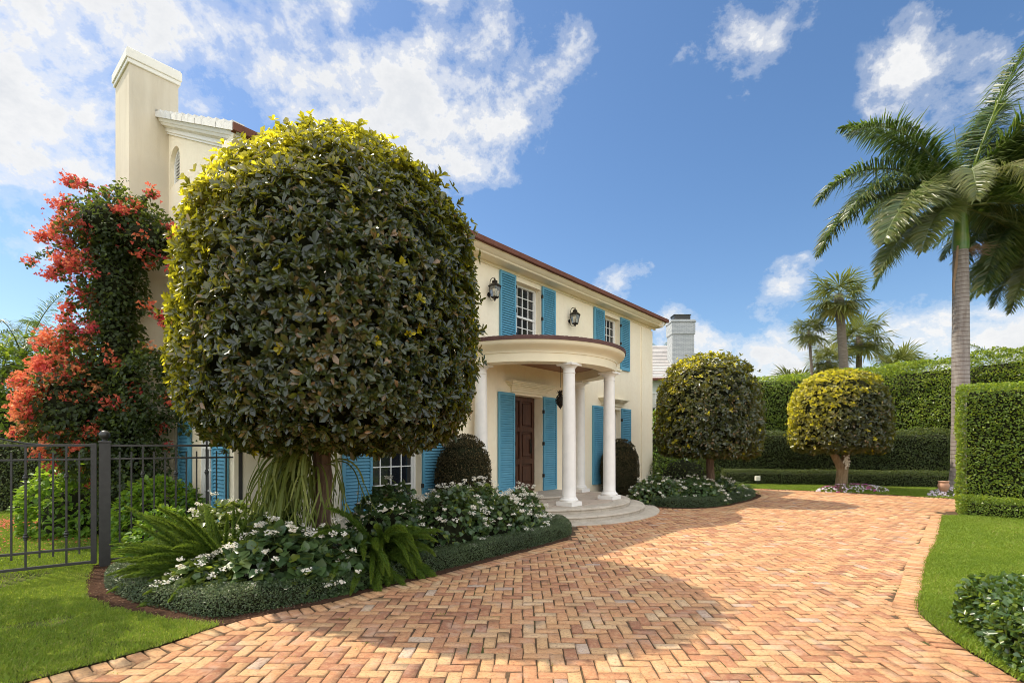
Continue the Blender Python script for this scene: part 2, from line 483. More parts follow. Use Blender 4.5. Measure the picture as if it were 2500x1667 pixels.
# foliage palettes
M['topiary'] = leafmat('topiary_leaf', [(0, (.007, .014, .006)), (.32, (.018, .031, .008)), (.56, (.036, .051, .013)), (.74, (.070, .070, .020)), (.90, (.125, .078, .034)), (1, (.22, .13, .06))],
                       (.80, .68, .028), .28, .16, (.97, .90, .05), .6)
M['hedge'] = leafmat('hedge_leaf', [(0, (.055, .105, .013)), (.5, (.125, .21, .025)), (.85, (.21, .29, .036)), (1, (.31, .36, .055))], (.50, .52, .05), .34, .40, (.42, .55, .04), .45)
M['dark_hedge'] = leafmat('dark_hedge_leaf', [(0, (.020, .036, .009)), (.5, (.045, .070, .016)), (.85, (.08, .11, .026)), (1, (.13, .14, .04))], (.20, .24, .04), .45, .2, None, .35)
M['gloss'] = leafmat('corner_bush_leaf', [(0, (.020, .048, .014)), (.5, (.042, .092, .024)), (.85, (.075, .14, .035)), (1, (.13, .20, .05))], (.28, .36, .05), .24, .25, (.3, .42, .04), .6)
M['shrub'] = leafmat('dark_shrub_leaf', [(0, (.030, .028, .014)), (.5, (.068, .056, .027)), (.85, (.12, .09, .042)), (1, (.20, .14, .06))], (.14, .12, .05), .75, .25, None, .08)
M['cover'] = leafmat('border_leaf', [(0, (.015, .034, .010)), (.5, (.036, .066, .018)), (.85, (.075, .115, .034)), (1, (.15, .20, .07))], (.25, .30, .15), .4, .2, None, .45)
M['bright'] = leafmat('bright_shrub_leaf', [(0, (.06, .14, .016)), (.5, (.12, .235, .026)), (.85, (.19, .31, .036)), (1, (.28, .36, .05))], (.30, .36, .04), .42, .38, (.42, .62, .04), .4)
M['begonia'] = leafmat('begonia_leaf', [(0, (.026, .055, .022)), (.5, (.050, .095, .034)), (.85, (.09, .145, .05)), (1, (.16, .21, .07))], (.28, .33, .05), .32, .22, (.35, .45, .05), .5)
M['petal'] = leafmat('white_petal', [(0, (.80, .76, .66)), (.6, (.88, .84, .75)), (1, (.90, .81, .62))], (.86, .78, .55), .55, .35, (.9, .88, .8), .2)
M['stalk'] = plain('flower_stalk', (.12, .15, .05), .6)
M['bract'] = leafmat('bougainvillea_bract', [(0, (.50, .035, .070)), (.35, (.68, .095, .085)), (.7, (.84, .22, .10)), (1, (.90, .38, .16))], (.90, .50, .28), .6, .38, (.95, .30, .14), .2)
M['vine'] = leafmat('bougainvillea_leaf', [(0, (.016, .026, .012)), (.5, (.030, .048, .018)), (.85, (.055, .085, .025)), (1, (.09, .13, .03))], (.26, .32, .04), .5, .3, (.36, .46, .05), .3)
M['fox'] = leafmat('foxtail_needle', [(0, (.034, .072, .010)), (.5, (.070, .128, .015)), (1, (.14, .205, .026))], (.32, .40, .05), .5, .28, (.34, .46, .04), .3)
M['stag'] = leafmat('staghorn_frond', [(0, (.08, .11, .018)), (.5, (.14, .175, .03)), (1, (.22, .24, .055))], (.24, .26, .06), .5, .3, (.32, .36, .05), .3)
M['frond'] = leafmat('royal_leaflet', [(0, (.016, .046, .010)), (.5, (.034, .082, .015)), (.85, (.072, .13, .024)), (1, (.14, .18, .045))], (.42, .36, .14), .35, .25, (.22, .34, .03), .5)
M['fan'] = leafmat('fan_leaflet', [(0, (.035, .060, .014)), (.5, (.075, .105, .024)), (1, (.15, .16, .05))], (.38, .32, .11), .45, .3, (.34, .38, .06), .4)
M['rachis'] = plain('frond_stalk', (.11, .14, .035), .5)
M['dry'] = plain('dry_frond', (.26, .17, .10), .85)
M['impatiens'] = leafmat('bedding_petal', [(0, (.42, .03, .22)), (.45, (.55, .06, .32)), (.5, (.72, .62, .70)), (1, (.84, .80, .82))], (.5, .2, .5), .6, .3, (.7, .3, .5), .2)
M['terracotta'] = plain('terracotta', (.46, .27, .18), .8, .15, 8)

# ------------------------------------------------------------------ the house
PH = (.42, 12.96, 0.)
ANG = math.atan2(.760, .649)
house = empty('house', PH, ANG, 'two storey cream stucco house with teal louvred shutters and a round columned porch', 'house')
UV = np.array([math.cos(ANG), math.sin(ANG)]); VV = np.array([-math.sin(ANG), math.cos(ANG)])
def H2W(x, y, z=0.):
    return (PH[0] + UV[0] * x + VV[0] * y, PH[1] + UV[1] * x + VV[1] * y, z)
HX = 7.2; HW = 7.08; HD = 6.8; SL = .475; EZ = 6.06; EY = -.5
def roofz(y): return EZ + (min(y, HD - y) - EY) * SL - .03

def wall_strips(mb, xs, ztop, holes, P, m=0):
    """vertical strips between breakpoints xs; holes: (x0,x1,z0,z1); P(x,z)->xyz"""
    for a, b in zip(xs[:-1], xs[1:]):
        zs = [0.]
        for h in sorted(holes, key=lambda q: q[2]):
            if h[0] <= a + 1e-6 and h[1] >= b - 1e-6: zs += [h[2], h[3]]
        for i in range(0, len(zs), 2):
            z0 = zs[i]
            if i + 1 < len(zs): mb.poly([P(a, z0), P(b, z0), P(b, zs[i + 1]), P(a, zs[i + 1])], m)
            else: mb.poly([P(a, z0), P(b, z0), P(b, ztop(b)), P(a, ztop(a))], m)

front_holes = [(-.59, .59, .36, 2.84), (3.71, 4.89, .36, 2.72), (-4.69, -3.51, .36, 2.72),
               (-.54, .54, 4.06, 5.68), (3.77, 4.83, 4.06, 5.68), (-4.83, -3.77, 4.06, 5.68)]
west_holes = [(.75, 1.79, .36, 2.72), (4.9, 5.95, .36, 2.72)]
w = MB()
xs = sorted(set([-HW, HX] + [x for h in front_holes for x in h[:2]]))
wall_strips(w, xs, lambda x: 6.0, front_holes, lambda x, z: (x, 0, z))
def reveals(mb, h, d, P):
    x0, x1, z0, z1 = h
    mb.poly([P(x0, 0, z0), P(x0, d, z0), P(x0, d, z1), P(x0, 0, z1)])
    mb.poly([P(x1, 0, z0), P(x1, 0, z1), P(x1, d, z1), P(x1, d, z0)])
    mb.poly([P(x0, 0, z1), P(x0, d, z1), P(x1, d, z1), P(x1, 0, z1)])
    mb.poly([P(x0, 0, z0), P(x1, 0, z0), P(x1, d, z0), P(x0, d, z0)])
for i, h in enumerate(front_holes): reveals(w, h, .34 if i == 0 else .26, lambda x, y, z: (x, y, z))
VY0, VY1, VZ0, VZ1 = 2.47, 3.03, 6.42, 7.12
ys = sorted(set([0, HD / 2, HD, VY0, VY1, (VY0 + VY1) / 2] + [x for h in west_holes for x in h[:2]]))
# gable wall (outward -x); the arched vent strip is made by hand
plain_w = [(a, b) for a, b in zip(ys[:-1], ys[1:]) if not (a >= VY0 - 1e-6 and b <= VY1 + 1e-6)]
for a, b in plain_w: wall_strips(w, [a, b], roofz, west_holes, lambda y, z: (-HW, y, z))
w.poly([(-HW, VY0, 0), (-HW, VY1, 0), (-HW, VY1, VZ0), (-HW, VY0, VZ0)])
cy, rr = (VY0 + VY1) / 2, (VY1 - VY0) / 2
arc = [(cy - rr * math.cos(a), VZ1 - rr + rr * math.sin(a)) for a in np.linspace(0, PI, 15)]
for (a, za), (b, zb) in zip(arc[:-1], arc[1:]):
    w.poly([(-HW, a, za), (-HW, b, zb), (-HW, b, roofz(b)), (-HW, a, roofz(a))])
    w.poly([(-HW, a, za), (-HW + .26, a, za), (-HW + .26, b, zb), (-HW, b, zb)])
for y in (VY0, VY1): w.poly([(-HW, y, VZ0), (-HW + .26, y, VZ0), (-HW + .26, y, VZ1 - rr), (-HW, y, VZ1 - rr)])
w.poly([(-HW, VY0, VZ0), (-HW, VY1, VZ0), (-HW + .26, VY1, VZ0), (-HW + .26, VY0, VZ0)])
for h in west_holes: reveals(w, h, .22, lambda x, y, z: (-HW + y, x, z))
# east gable, back
for a, b in ((0, HD / 2), (HD / 2, HD)): w.poly([(HX, a, 0), (HX, b, 0), (HX, b, roofz(b)), (HX, a, roofz(a))])
w.poly([(-HW, HD, 0), (HX, HD, 0), (HX, HD, 6), (-HW, HD, 6)])
# dark rooms behind the windows
w.build('wall', M['stucco'], house)
pl = MB()
pl.cbox(6.36, HX + .03, -.035, .2, .02, 5.7, .004)
pl.cbox(-HX - .03, -6.36, -.035, .2, .02, 5.7, .004)
pl.build('corner_pilaster', M['stucco'], house) if False else None
for x0, x1 in ((6.36, HX + .03), (-HW - .012, -6.3)):
    q = MB(); q.cbox(x0, x1, -.035, -.002, .02, 5.72, .004); q.build('corner_pilaster', M['stucco'], house)

# eave cornice (front + back), gable rake mouldings
prof = [(-.002, 5.80), (-.028, 5.80), (-.034, 5.815), (-.028, 5.835), (-.028, 5.862), (-.30, 5.868), (-.32, 5.88), (-.33, 5.905), (-.37, 5.93), (-.41, 5.965), (-.435, 6.0), (-.44, 6.02), (-.002, 6.02)]
q = MB(); q.extrude_x(prof, -HW - .17, HX + .30); q.build('eave_cornice', M['cream_trim'], house)
q = MB(); q.extrude_x([(HD - y, z) for y, z in prof][::-1], -HW - .17, HX + .30); q.build('eave_cornice', M['cream_trim'], house)
def sweep_slope(mb, prof, ya, yb, za, zb, m=0):
    """prof (x, dz) polygon carried from (ya,za) to (yb,zb)"""
    n = len(prof)
    p = [(x, ya, za + dz) for x, dz in prof] + [(x, yb, zb + dz) for x, dz in prof]
    mb.faces(p, [(i, (i + 1) % n, n + (i + 1) % n, n + i) for i in range(n)] + [tuple(range(n))[::-1], tuple(range(n, 2 * n))], m)
rk = [(-.002, -.40), (-.03, -.40), (-.03, -.36), (-.05, -.34), (-.05, -.25), (-.09, -.21), (-.12, -.20), (-.14, -.14), (-.155, -.13), (-.175, -.06), (-.175, -.035), (-.002, -.035)]
rk0 = rk; rk0 = [(x, -.035 + (d + .035) * .68) for x, d in rk0]; rk = [(x - HW, d) for x, d in rk0]
q = MB(); sweep_slope(q, rk, EY + .05, HD / 2, EZ + .02, EZ + (HD / 2 - EY) * SL); sweep_slope(q, rk, HD / 2, HD + .45, EZ + (HD / 2 - EY) * SL, EZ + .02)
q.build('rake_moulding', M['trim'], house)
rk2 = [(HX - x, d) for x, d in rk0][::-1]
q = MB(); sweep_slope(q, rk2, EY + .05, HD / 2, EZ + .02, EZ + (HD / 2 - EY) * SL); sweep_slope(q, rk2, HD / 2, HD + .45, EZ + (HD / 2 - EY) * SL, EZ + .02)
q.build('rake_moulding', M['trim'], house)
# tiled roof: overlapping courses of flat tiles, staggered joints shown by lifted edges
rf = MB()
NC = 13
for side in (0, 1):
    for k in range(NC):
        y0 = EY + (HD / 2 - EY) * k / NC; y1 = EY + (HD / 2 - EY) * (k + 1.12) / NC
        y1 = min(y1, HD / 2)
        z0 = EZ + (y0 - EY) * SL; z1 = EZ + (y1 - EY) * SL
        f = (lambda y: y) if side == 0 else (lambda y: HD - y)
        xx = np.arange(-HW - .19, HX + .301, .2996) + (0 if k % 2 else .0)
        for a in xx[:-1]:
            b = a + .296; dz = rng.uniform(0, .006)
            P = [(a, f(y0), z0 + .0), (b, f(y0), z0 + .0), (b, f(y1), z1 - .02), (a, f(y1), z1 - .02),
                 (a, f(y0), z0 + .055 + dz), (b, f(y0), z0 + .055 + dz), (b, f(y1), z1 + .012 + dz), (a, f(y1), z1 + .012 + dz)]
            rf.faces(P, [(3, 2, 1, 0), (4, 5, 6, 7), (0, 1, 5, 4), (1, 2, 6, 5), (2, 3, 7, 6), (3, 0, 4, 7)])
roof = rf.build('roof', M['white_tile'], house)
# rake edge tiles: capped by stepped white tiles
for sgn in (-1, 1):
    q = MB()
    for side in (0, 1):
        f = (lambda y: y) if side == 0 else (lambda y: HD - y)
        for k in range(NC):
            y0 = EY + (HD / 2 - EY) * k / NC; y1 = min(EY + (HD / 2 - EY) * (k + 1.1) / NC, HD / 2)
            z0 = EZ + (y0 - EY) * SL; z1 = EZ + (y1 - EY) * SL
            xa, xb = (-HW - .215, -HW - .05) if sgn < 0 else (HX + .335, HX + .14)
            P = []
            for x in (xa, xb):
                P += [(x, f(y0), z0 - .045), (x, f(y1), z1 - .045), (x, f(y1), z1 + .035), (x, f(y0), z0 + .10)]
            q.faces(P, [(0, 1, 2, 3), (7, 6, 5, 4), (0, 4, 5, 1), (1, 5, 6, 2), (2, 6, 7, 3), (3, 7, 4, 0)])
    q.build('rake_tile', M['white_tile'], roof)
# brown clay edge along the eaves
q = MB()
for a in np.arange(-HW - .21, HX + .34, .30):
    q.cbox(a, min(a + .297, HX + .34), EY - .03, EY + .06, EZ - .045 + rng.uniform(-.003, .003), EZ + .068, .004)
q.build('eave_tile', M['brown_tile'], roof)
q = MB()
q.box(-HW - .2, HX + .3, HD - EY - .06, HD - EY + .03, EZ - .05, EZ + .065)
q.build('eave_tile', M['brown_tile'], roof)
# ridge
q = MB(); q.extrude_x([(HD / 2 - .14, EZ + (HD / 2 - EY) * SL - .03), (HD / 2 - .08, EZ + (HD / 2 - EY) * SL + .07), (HD / 2 + .08, EZ + (HD / 2 - EY) * SL + .07), (HD / 2 + .14, EZ + (HD / 2 - EY) * SL - .03)], -HW - .2, HX + .3)
q.build('ridge_tile', M['white_tile'], roof)

# chimney
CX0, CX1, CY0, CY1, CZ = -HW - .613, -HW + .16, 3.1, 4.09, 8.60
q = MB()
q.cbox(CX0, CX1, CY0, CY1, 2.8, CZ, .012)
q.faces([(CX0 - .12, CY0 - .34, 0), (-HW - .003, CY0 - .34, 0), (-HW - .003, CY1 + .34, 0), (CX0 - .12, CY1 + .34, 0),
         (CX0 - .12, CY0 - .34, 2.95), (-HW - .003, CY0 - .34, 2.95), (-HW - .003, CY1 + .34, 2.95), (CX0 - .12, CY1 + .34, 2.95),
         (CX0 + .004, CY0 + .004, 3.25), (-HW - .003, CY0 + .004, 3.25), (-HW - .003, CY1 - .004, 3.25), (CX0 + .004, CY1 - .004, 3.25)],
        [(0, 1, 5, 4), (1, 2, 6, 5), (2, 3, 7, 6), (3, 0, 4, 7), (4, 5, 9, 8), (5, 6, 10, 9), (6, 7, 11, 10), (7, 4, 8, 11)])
ch = q.build('chimney', M['dim_stucco'], house)
q = MB()
q.cbox(CX0 - .03, CX1 + .03, CY0 - .03, CY1 + .03, CZ - .10, CZ - .02, .008)
q.cbox(CX0 - .05, CX1 + .05, CY0 - .05, CY1 + .05, CZ - .022, CZ + .14, .008)
q.cbox(CX0 - .035, CX1 + .035, CY0 - .035, CY1 + .035, CZ + .138, CZ + .17, .008)
q.build('chimney_cap', M['trim'], ch)

# windows (frame > pane), built facing -y with the opening's lower left corner at the origin
def window(w_, h_, cols, rows, loc, rz, depth=.17):
    f = MB(); b = .055
    y0, y1 = depth, depth + .075
    f.box(0, b, y0, y1, 0, h_); f.box(w_ - b, w_, y0, y1, 0, h_)
    f.box(b, w_ - b, y0, y1, 0, b + .02); f.box(b, w_ - b, y0, y1, h_ - b, h_)
    mid = h_ * .5
    f.box(b, w_ - b, y0 + .006, y1 - .004, mid - .025, mid + .025)
    for sash, (za, zb, yo) in enumerate(((b + .02, mid - .025, .012), (mid + .025, h_ - b, .0))):
        ya, yb = y0 + .018 + yo, y0 + .045 + yo
        for sx in (b + .002, w_ - b - .037): f.box(sx, sx + .035, ya - .004, yb + .003, za, zb)
        for c in range(1, cols):
            x = b + .037 + (w_ - 2 * b - .074) * c / cols; f.box(x - .011, x + .011, ya, yb, za, zb)
        for r_ in range(1, rows):
            z = za + (zb - za) * r_ / rows; f.box(b + .036, w_ - b - .036, ya + .003, yb - .003, z - .011, z + .011)
    fo = f.build('window', M['sash'], house)
    fo.location = loc; fo.rotation_euler = (0, 0, rz)
    g = MB(); g.box(b * .6, w_ - b * .6, y1 - .022, y1 - .016, b * .6, h_ - b * .6)
    g.build('pane', M['glass'], fo)
    # backing so nothing shows through
    return fo
for i, h in enumerate(front_holes[1:]):
    big = h[2] < 1
    window(h[1] - h[0], h[3] - h[2], 4, 3, (h[0], 0, h[2]), 0)
for h in west_holes: window(h[1] - h[0], h[3] - h[2], 4, 3, (-HW, h[1], h[2]), -PI / 2, .13)
# sills
for h in front_holes[3:]:
    q = MB(); q.cbox(h[0] - .05, h[1] + .05, -.06, .2, h[2] - .07, h[2] + .004, .006); q.build('window_sill', M['cream_trim'], house)

# louvred shutters
def shutter(w_, h_, loc, rz, hx=0.):
    q = MB(); y0, y1 = -.062, -.014; st = .05
    q.cbox(0, st, y0, y1, 0, h_, .004); q.cbox(w_ - st, w_, y0, y1, 0, h_, .004)
    q.cbox(st, w_ - st, y0 + .002, y1 - .002, 0, .085, .004); q.cbox(st, w_ - st, y0 + .002, y1 - .002, h_ - .07, h_, .004)
    n = int((h_ - .155) / .058); p = (h_ - .155) / n
    for k in range(n):
        z = .085 + p * (k + .5)
        q.extrude_x([(y0 + .005, z - .021), (y0 + .011, z - .028), (y1 - .008, z + .020), (y1 - .014, z + .027)], st, w_ - st)
    q.box(st, w_ - st, y1 - .006, y1 - .003, .085, h_ - .07)
    for z in (h_ * .16, h_ * .5, h_ * .84): q.cbox(hx - .014, hx + .014, -.070, -.010, z - .045, z + .045, .003, 1)
    o = q.build('shutter', [M['shutter'], M['iron']], house); o.location = loc; o.rotation_euler = (0, 0, rz)
    hg = MB()
    for z in (h_ * .16, h_ * .5, h_ * .84): hg.cbox(-.012, .03, -.068, -.0615, z - .04, z + .04, .002)
    return o
for x0, x1, z0, z1 in ((-1.19, -.60, .37, 2.86), (.60, 1.19, .37, 2.86), (3.08, 3.70, .37, 2.78), (4.90, 5.53, .37, 2.78), (-5.30, -4.70, .37, 2.78), (-3.50, -2.90, .37, 2.78),
                       (-1.13, -.545, 4.05, 5.78), (.545, 1.13, 4.05, 5.78), (3.16, 3.765, 4.05, 5.78), (4.835, 5.44, 4.05, 5.78), (-5.44, -4.835, 4.05, 5.78), (-3.765, -3.16, 4.05, 5.78)):
    shutter(x1 - x0, z1 - z0, (x0, 0, z0), rng.normal(0, .006), x1 - x0 if x0 in (-1.19, 3.08, -5.30, -1.13, 3.16, -5.44) else 0.)
for y0, y1 in ((1.80, 2.38), (.17, .74), (5.96, 6.5), (4.35, 4.89)):
    shutter(y1 - y0, 2.41, (-HW, y1, .37), -PI / 2)

# arched attic vent
q = MB()
ar = [(cy - (rr - .0) * math.cos(a), VZ1 - rr + rr * math.sin(a)) for a in np.linspace(0, PI, 15)]
inn = [(cy - (rr - .05) * math.cos(a), VZ1 - rr + (rr - .05) * math.sin(a)) for a in np.linspace(0, PI, 15)]
xa = -HW + .07; xb = -HW + .13
o_ = [(VY0 + .002, VZ0 + .002)] + [(y * .999 + cy * .001, z - .002) for y, z in ar] + [(VY1 - .002, VZ0 + .002)]
i_ = [(VY0 + .05, VZ0 + .05)] + inn + [(VY1 - .05, VZ0 + .05)]
for k in range(len(o_)):
    j = (k + 1) % len(o_)
    A, B, D, E = o_[k], o_[j], i_[j], i_[k]
    q.faces([(xa, *A), (xa, *B), (xa, *D), (xa, *E), (xb, *A), (xb, *B), (xb, *D), (xb, *E)], [(0, 3, 2, 1), (0, 1, 5, 4), (2, 3, 7, 6)])
z = VZ0 + .07
while z < VZ1 - .05:
    hw = rr - .05 if z < VZ1 - rr else math.sqrt(max(.0004, (rr - .05) ** 2 - (z - VZ1 + rr) ** 2))
    q.faces([(xa + .01, cy - hw, z - .03), (xa + .01, cy + hw, z - .03), (xa + .07, cy + hw, z + .02), (xa + .07, cy - hw, z + .02),
             (xa + .016, cy - hw, z - .038), (xa + .016, cy + hw, z - .038), (xa + .076, cy + hw, z + .012), (xa + .076, cy - hw, z + .012)],
            [(0, 1, 2, 3), (7, 6, 5, 4), (0, 4, 5, 1), (1, 5, 6, 2), (2, 6, 7, 3), (3, 7, 4, 0)])
    z += .062
vent = q.build('attic_vent', M['sash'], house)
q = MB(); q.box(xb + .05, xb + .055, VY0 - .01, VY1 + .01, VZ0 - .01, VZ1 + .01); q.build('vent_backing', M['glass'], vent)

# door with moulded panels
d = MB()
d.box(-.59, .59, .295, .335, .36, 2.84)
for x0, x1 in ((-.575, -.475), (.475, .575), (-.05, .05)): d.cbox(x0, x1, .25, .296, .365, 2.83, .006)
for z0, z1 in ((.365, .56), (1.08, 1.22), (1.92, 2.04), (2.72, 2.83)): 
    for x0, x1 in ((-.475, -.05), (.05, .475)): d.cbox(x0, x1, .253, .296, z0, z1, .006)
for z0, z1 in ((.56, 1.08), (1.22, 1.92), (2.04, 2.72)):
    for x0, x1 in ((-.475, -.05), (.05, .475)): d.cbox(x0 + .05, x1 - .05, .265, .296, z0 + .05, z1 - .05, .02)
door = d.build('door', M['door'], house)
q = MB(); q.tube([(.40, .22, 1.38), (.40, .20, 1.44), (.40, .20, 1.56), (.40, .22, 1.62)], .012, 8); q.lathe([(0, -.012), (.028, -.01), (.03, .01), (0, .012)], 12, (.40, .235, 1.7))
q.cbox(.375, .425, .24, .251, 1.34, 1.74, .003); q.build('door_handle', M['bronze'], door)

# hoods over the door and the garden windows
def hood(xc, w_, z0, h_, dep):
    q = MB(); steps = [(0, .30, .05), (.30, .48, .075), (.48, .6, .11), (.6, .74, .16), (.74, .86, .20), (.86, 1., .235)]
    for a, b, e in steps:
        e *= dep / .235
        q.cbox(xc - w_ / 2 - e, xc + w_ / 2 + e, -e, -.001, z0 + a * h_, z0 + b * h_ + (.0 if b == 1 else .001), .004)
    q.build('hood_moulding', M['cream_trim'], house)
hood(0, 1.30, 2.89, .26, .26); hood(4.30, 1.28, 2.83, .22, .20); hood(-4.10, 1.28, 2.83, .22, .20)

# the round porch
st = MB()
def disc_step(mb, r, z0, z1, nose=.025, mi=0):
    pr = [(0.02, z1), (r - .05, z1), (r - .012, z1 - .006), (r, z1 - .022), (r, z1 - .04), (r - .018, z1 - .056), (r - .03, z1 - .062), (r - .03, z0)] if z1 - z0 > .07 else [(.02, z1), (r - .006, z1), (r, z1 - .006), (r, z0)]
    mb.lathe(pr[::-1], 72, (0, 0, 0), PI, 2 * PI, mi)
disc_step(st, 3.24, -.02, .022); porch_step = st.build('porch_base_slab', M['stone'], house, True)
st = MB(); disc_step(st, 2.90, .0, .135); st.build('porch_step', M['stone'], house, True)
st = MB(); st.lathe([(2.53, 0), (2.53, .185), (2.542, .19), (2.56, .206), (2.56, .226), (2.548, .244), (2.51, .25), (2.22, .25)], 72, (0, 0, 0), PI, 2 * PI); st.build('porch_step', M['stone'], house, True)
st = MB(); st.lathe([(2.22, .251), (.02, .251)], 72, (0, 0, 0), PI, 2 * PI); st.build('porch_floor', M['flag'], house)
st = MB(); disc_step(st, 1.18, .25, .365); st.build('door_step', M['stone'], house, True)
en = MB()
en.lathe([(1.84, 3.66), (1.84, 3.37), (2.22, 3.37), (2.22, 3.555), (2.24, 3.56), (2.24, 3.585), (2.255, 3.61), (2.29, 3.645), (2.345, 3.675), (2.39, 3.71), (2.405, 3.725), (2.42, 3.76), (2.43, 3.80), (2.30, 3.81)], 96, (0, 0, 0), PI, 2 * PI)
ent = en.build('entablature', M['cream_trim'], house, True)
c_ = MB(); c_.lathe([(1.86, 3.60), (.01, 3.60)], 64, (0, 0, 0), PI, 2 * PI); c_.build('porch_ceiling', M['ceiling'], ent)
c_ = MB()
NT_ = 150
for k in range(NT_):
    a0 = PI + PI * k / NT_ + .0006; a1 = PI + PI * (k + 1) / NT_ - .0006; zt = 3.885 + rng.uniform(-.004, .004)
    c_.lathe([(2.30, 3.80), (2.445, 3.80), (2.45, zt - .008), (2.44, zt), (2.29, zt + .02)], 1, (0, 0, 0), a0, a1)
c_.lathe([(2.30, 3.803), (2.436, 3.803), (2.436, 3.872), (2.29, 3.89)], 96, (0, 0, 0), PI, 2 * PI)
c_.build('porch_roof_edge', M['curb_tile'], ent)
c_ = MB(); c_.lathe([(2.32, 3.87), (1.2, 4.0), (.01, 4.04)], 64, (0, 0, 0), PI, 2 * PI); c_.build('porch_roof', M['curb_tile'], ent)
def column(x, y):
    q = MB()
    z0 = .365
    sh = [(.152, 0), (.157, .02)]
    H_ = 3.16 - .46
    for k in range(15):
        t = k / 14; sh.append((.152 - .020 * t ** 1.8, .03 + (H_ - .03) * t))
    q.lathe([(r, z + .45) for r, z in sh] + [(.142, .45 + H_ + .008), (.142, .45 + H_ + .024), (.131, .45 + H_ + .03), (.131, .45 + H_ + .10)], 40)
    col = q.build('column', M['column'], house, True)
    q = MB(); q.cbox(-.205, .205, -.205, .205, .251, .345, .004)
    q.lathe([(.10, .345), (.195, .345), (.206, .365), (.206, .385), (.193, .405), (.172, .415), (.170, .428), (.160, .445), (.152, .452)], 40)
    q.build('column_base', M['column'], col, False)
    q = MB(); zc = .45 + H_ + .10
    q.lathe([(.130, zc - .002), (.140, zc), (.140, zc + .015), (.150, zc + .02), (.168, zc + .045), (.186, zc + .062), (.19, zc + .07), (.10, zc + .07)], 40)
    q.cbox(-.20, .20, -.20, .20, zc + .068, 3.369, .004)
    q.build('column_capital', M['column'], col, False)
    col.location = (x, y, 0)
for x, y in ((-.88, -1.85), (.88, -1.85), (2.02, -.26), (-2.02, -.26)): column(x, y)
# ------------------------------------------------------------------ ground, driveway, lawns
def flat(name, pts, z, m, kind='structure', sub=None):
    q = MB(); q.poly([(x, y, z) for x, y in pts]); o = q.build(name, m); tag(o, kind=kind); return o
flat('ground', [(-400, -60), (400, -60), (400, 900), (-400, 900)], -.06, M['turf'])

dl = smooth_path([(-4.6, 1.7), (-3.75, 2.7), (-3.26, 3.38), (-2.81, 3.94), (-2.58, 4.41), (-2.28, 4.74), (-1.87, 5.07), (-1.355, 5.69), (-.89, 6.17), (-.1, 7.13), (.94, 8.41)], 3)
d2 = smooth_path([(3.5, 12.75), (4.0, 12.52), (4.6, 12.50), (5.4, 12.9), (6.19, 13.67), (6.95, 14.5), (7.6, 15.4), (7.87, 16.1), (7.8, 17.3), (7.0, 19.0), (5.6, 21.5)], 3)
dfar = smooth_path([(7.0, 20.5), (7.6, 19.2), (8.33, 18.4), (9.3, 17.75), (10.4, 17.1), (11.4, 16.3), (12.3, 15.4), (13.6, 14.1), (15.5, 12.1), (18, 9.5), (22, 5)], 3)
dr = smooth_path([(9.56, 11.18), (8.2, 9.65), (6.76, 8.03), (5.6, 6.8), (4.57, 5.6), (4.08, 5.05), (3.85, 4.75), (3.66, 4.31), (3.55, 3.98), (3.45, 3.5), (3.4, 3.0), (3.3, 1.0)], 3)
drive_poly = [tuple(p) for p in dl] + [(1.3, 9.6), (1.5, 10.6), (2.6, 12.0)] + [tuple(p) for p in d2] + [tuple(p) for p in dfar] + \
    [(20, 3), (14.2, 8.9), (11.3, 11.9), (10.1, 12.0)] + [tuple(p) for p in dr] + [(3.2, -2.5), (-6.5, -2.5)]
edges = [dl, d2, dfar, dr]
BW = .215
fo = Fol()
fo.raw([(x, y, -.0095) for x, y in [(-8, -3), (24, -3), (24, 24), (-8, 24)]], [(0, 1, 2, 3)], 1)
DIRT = np.array([0.] + [1.] * 4 + [.6] * 4)
def dirt(n): return DIRT[None] * rng.uniform(.3, 1.0, (n, 9))
W_ = .1045
def brick_verts(cx, cy, ang, L, Wd, z):
    n = len(cx); ca, sa = np.cos(ang), np.sin(ang)
    V = np.empty((n, 12, 3)); cor = np.array([(-1, -1), (1, -1), (1, 1), (-1, 1)], float)
    hl, hw = L / 2, Wd / 2
    til = rng.normal(0, .007, (n, 2)) 
    for ring, (ins, zz) in enumerate(((0, -.035), (0.0, -.0045), (.0055, 0.))):
        for k in range(4):
            jx = rng.normal(0, .0022, n) ; jy = rng.normal(0, .0022, n)
            ii = ins * rng.uniform(.5, 2.6, n) if ring == 2 else ins + (rng.uniform(0, .006, n) ** 1 if ring == 1 else 0)
            lx = cor[k, 0] * (hl - ii) + jx; ly = cor[k, 1] * (hw - ii) + jy
            V[:, ring * 4 + k, 0] = cx + lx * ca - ly * sa
            V[:, ring * 4 + k, 1] = cy + lx * sa + ly * ca
            V[:, ring * 4 + k, 2] = z + zz + til[:, 0] * lx + til[:, 1] * ly
    return V
BF = [(8, 9, 10, 11)] + [(r * 4 + k, r * 4 + (k + 1) % 4, r * 4 + 4 + (k + 1) % 4, r * 4 + 4 + k) for r in (0, 1) for k in range(4)]
gx, gy = np.meshgrid(np.arange(-75, 210), np.arange(-12, 215), indexing='ij')
res = (gx - gy) % 4
hx = res == 0; vx = res == 3
cx = np.concatenate([(gx[hx] + 1.0), (gx[vx] + .5)]) * W_; cy_ = np.concatenate([(gy[hx] + .5), (gy[vx] + 1.0)]) * W_
an = np.concatenate([np.zeros(hx.sum()), np.full(vx.sum(), PI / 2)])
rot = R(-1.2); cx, cy_ = cx * math.cos(rot) - cy_ * math.sin(rot), cx * math.sin(rot) + cy_ * math.cos(rot); an = an + rot
Pc = np.stack([cx, cy_], 1)
ok = pip(Pc, drive_poly)
for e in edges: ok &= dist_path(Pc, e) > BW - .03
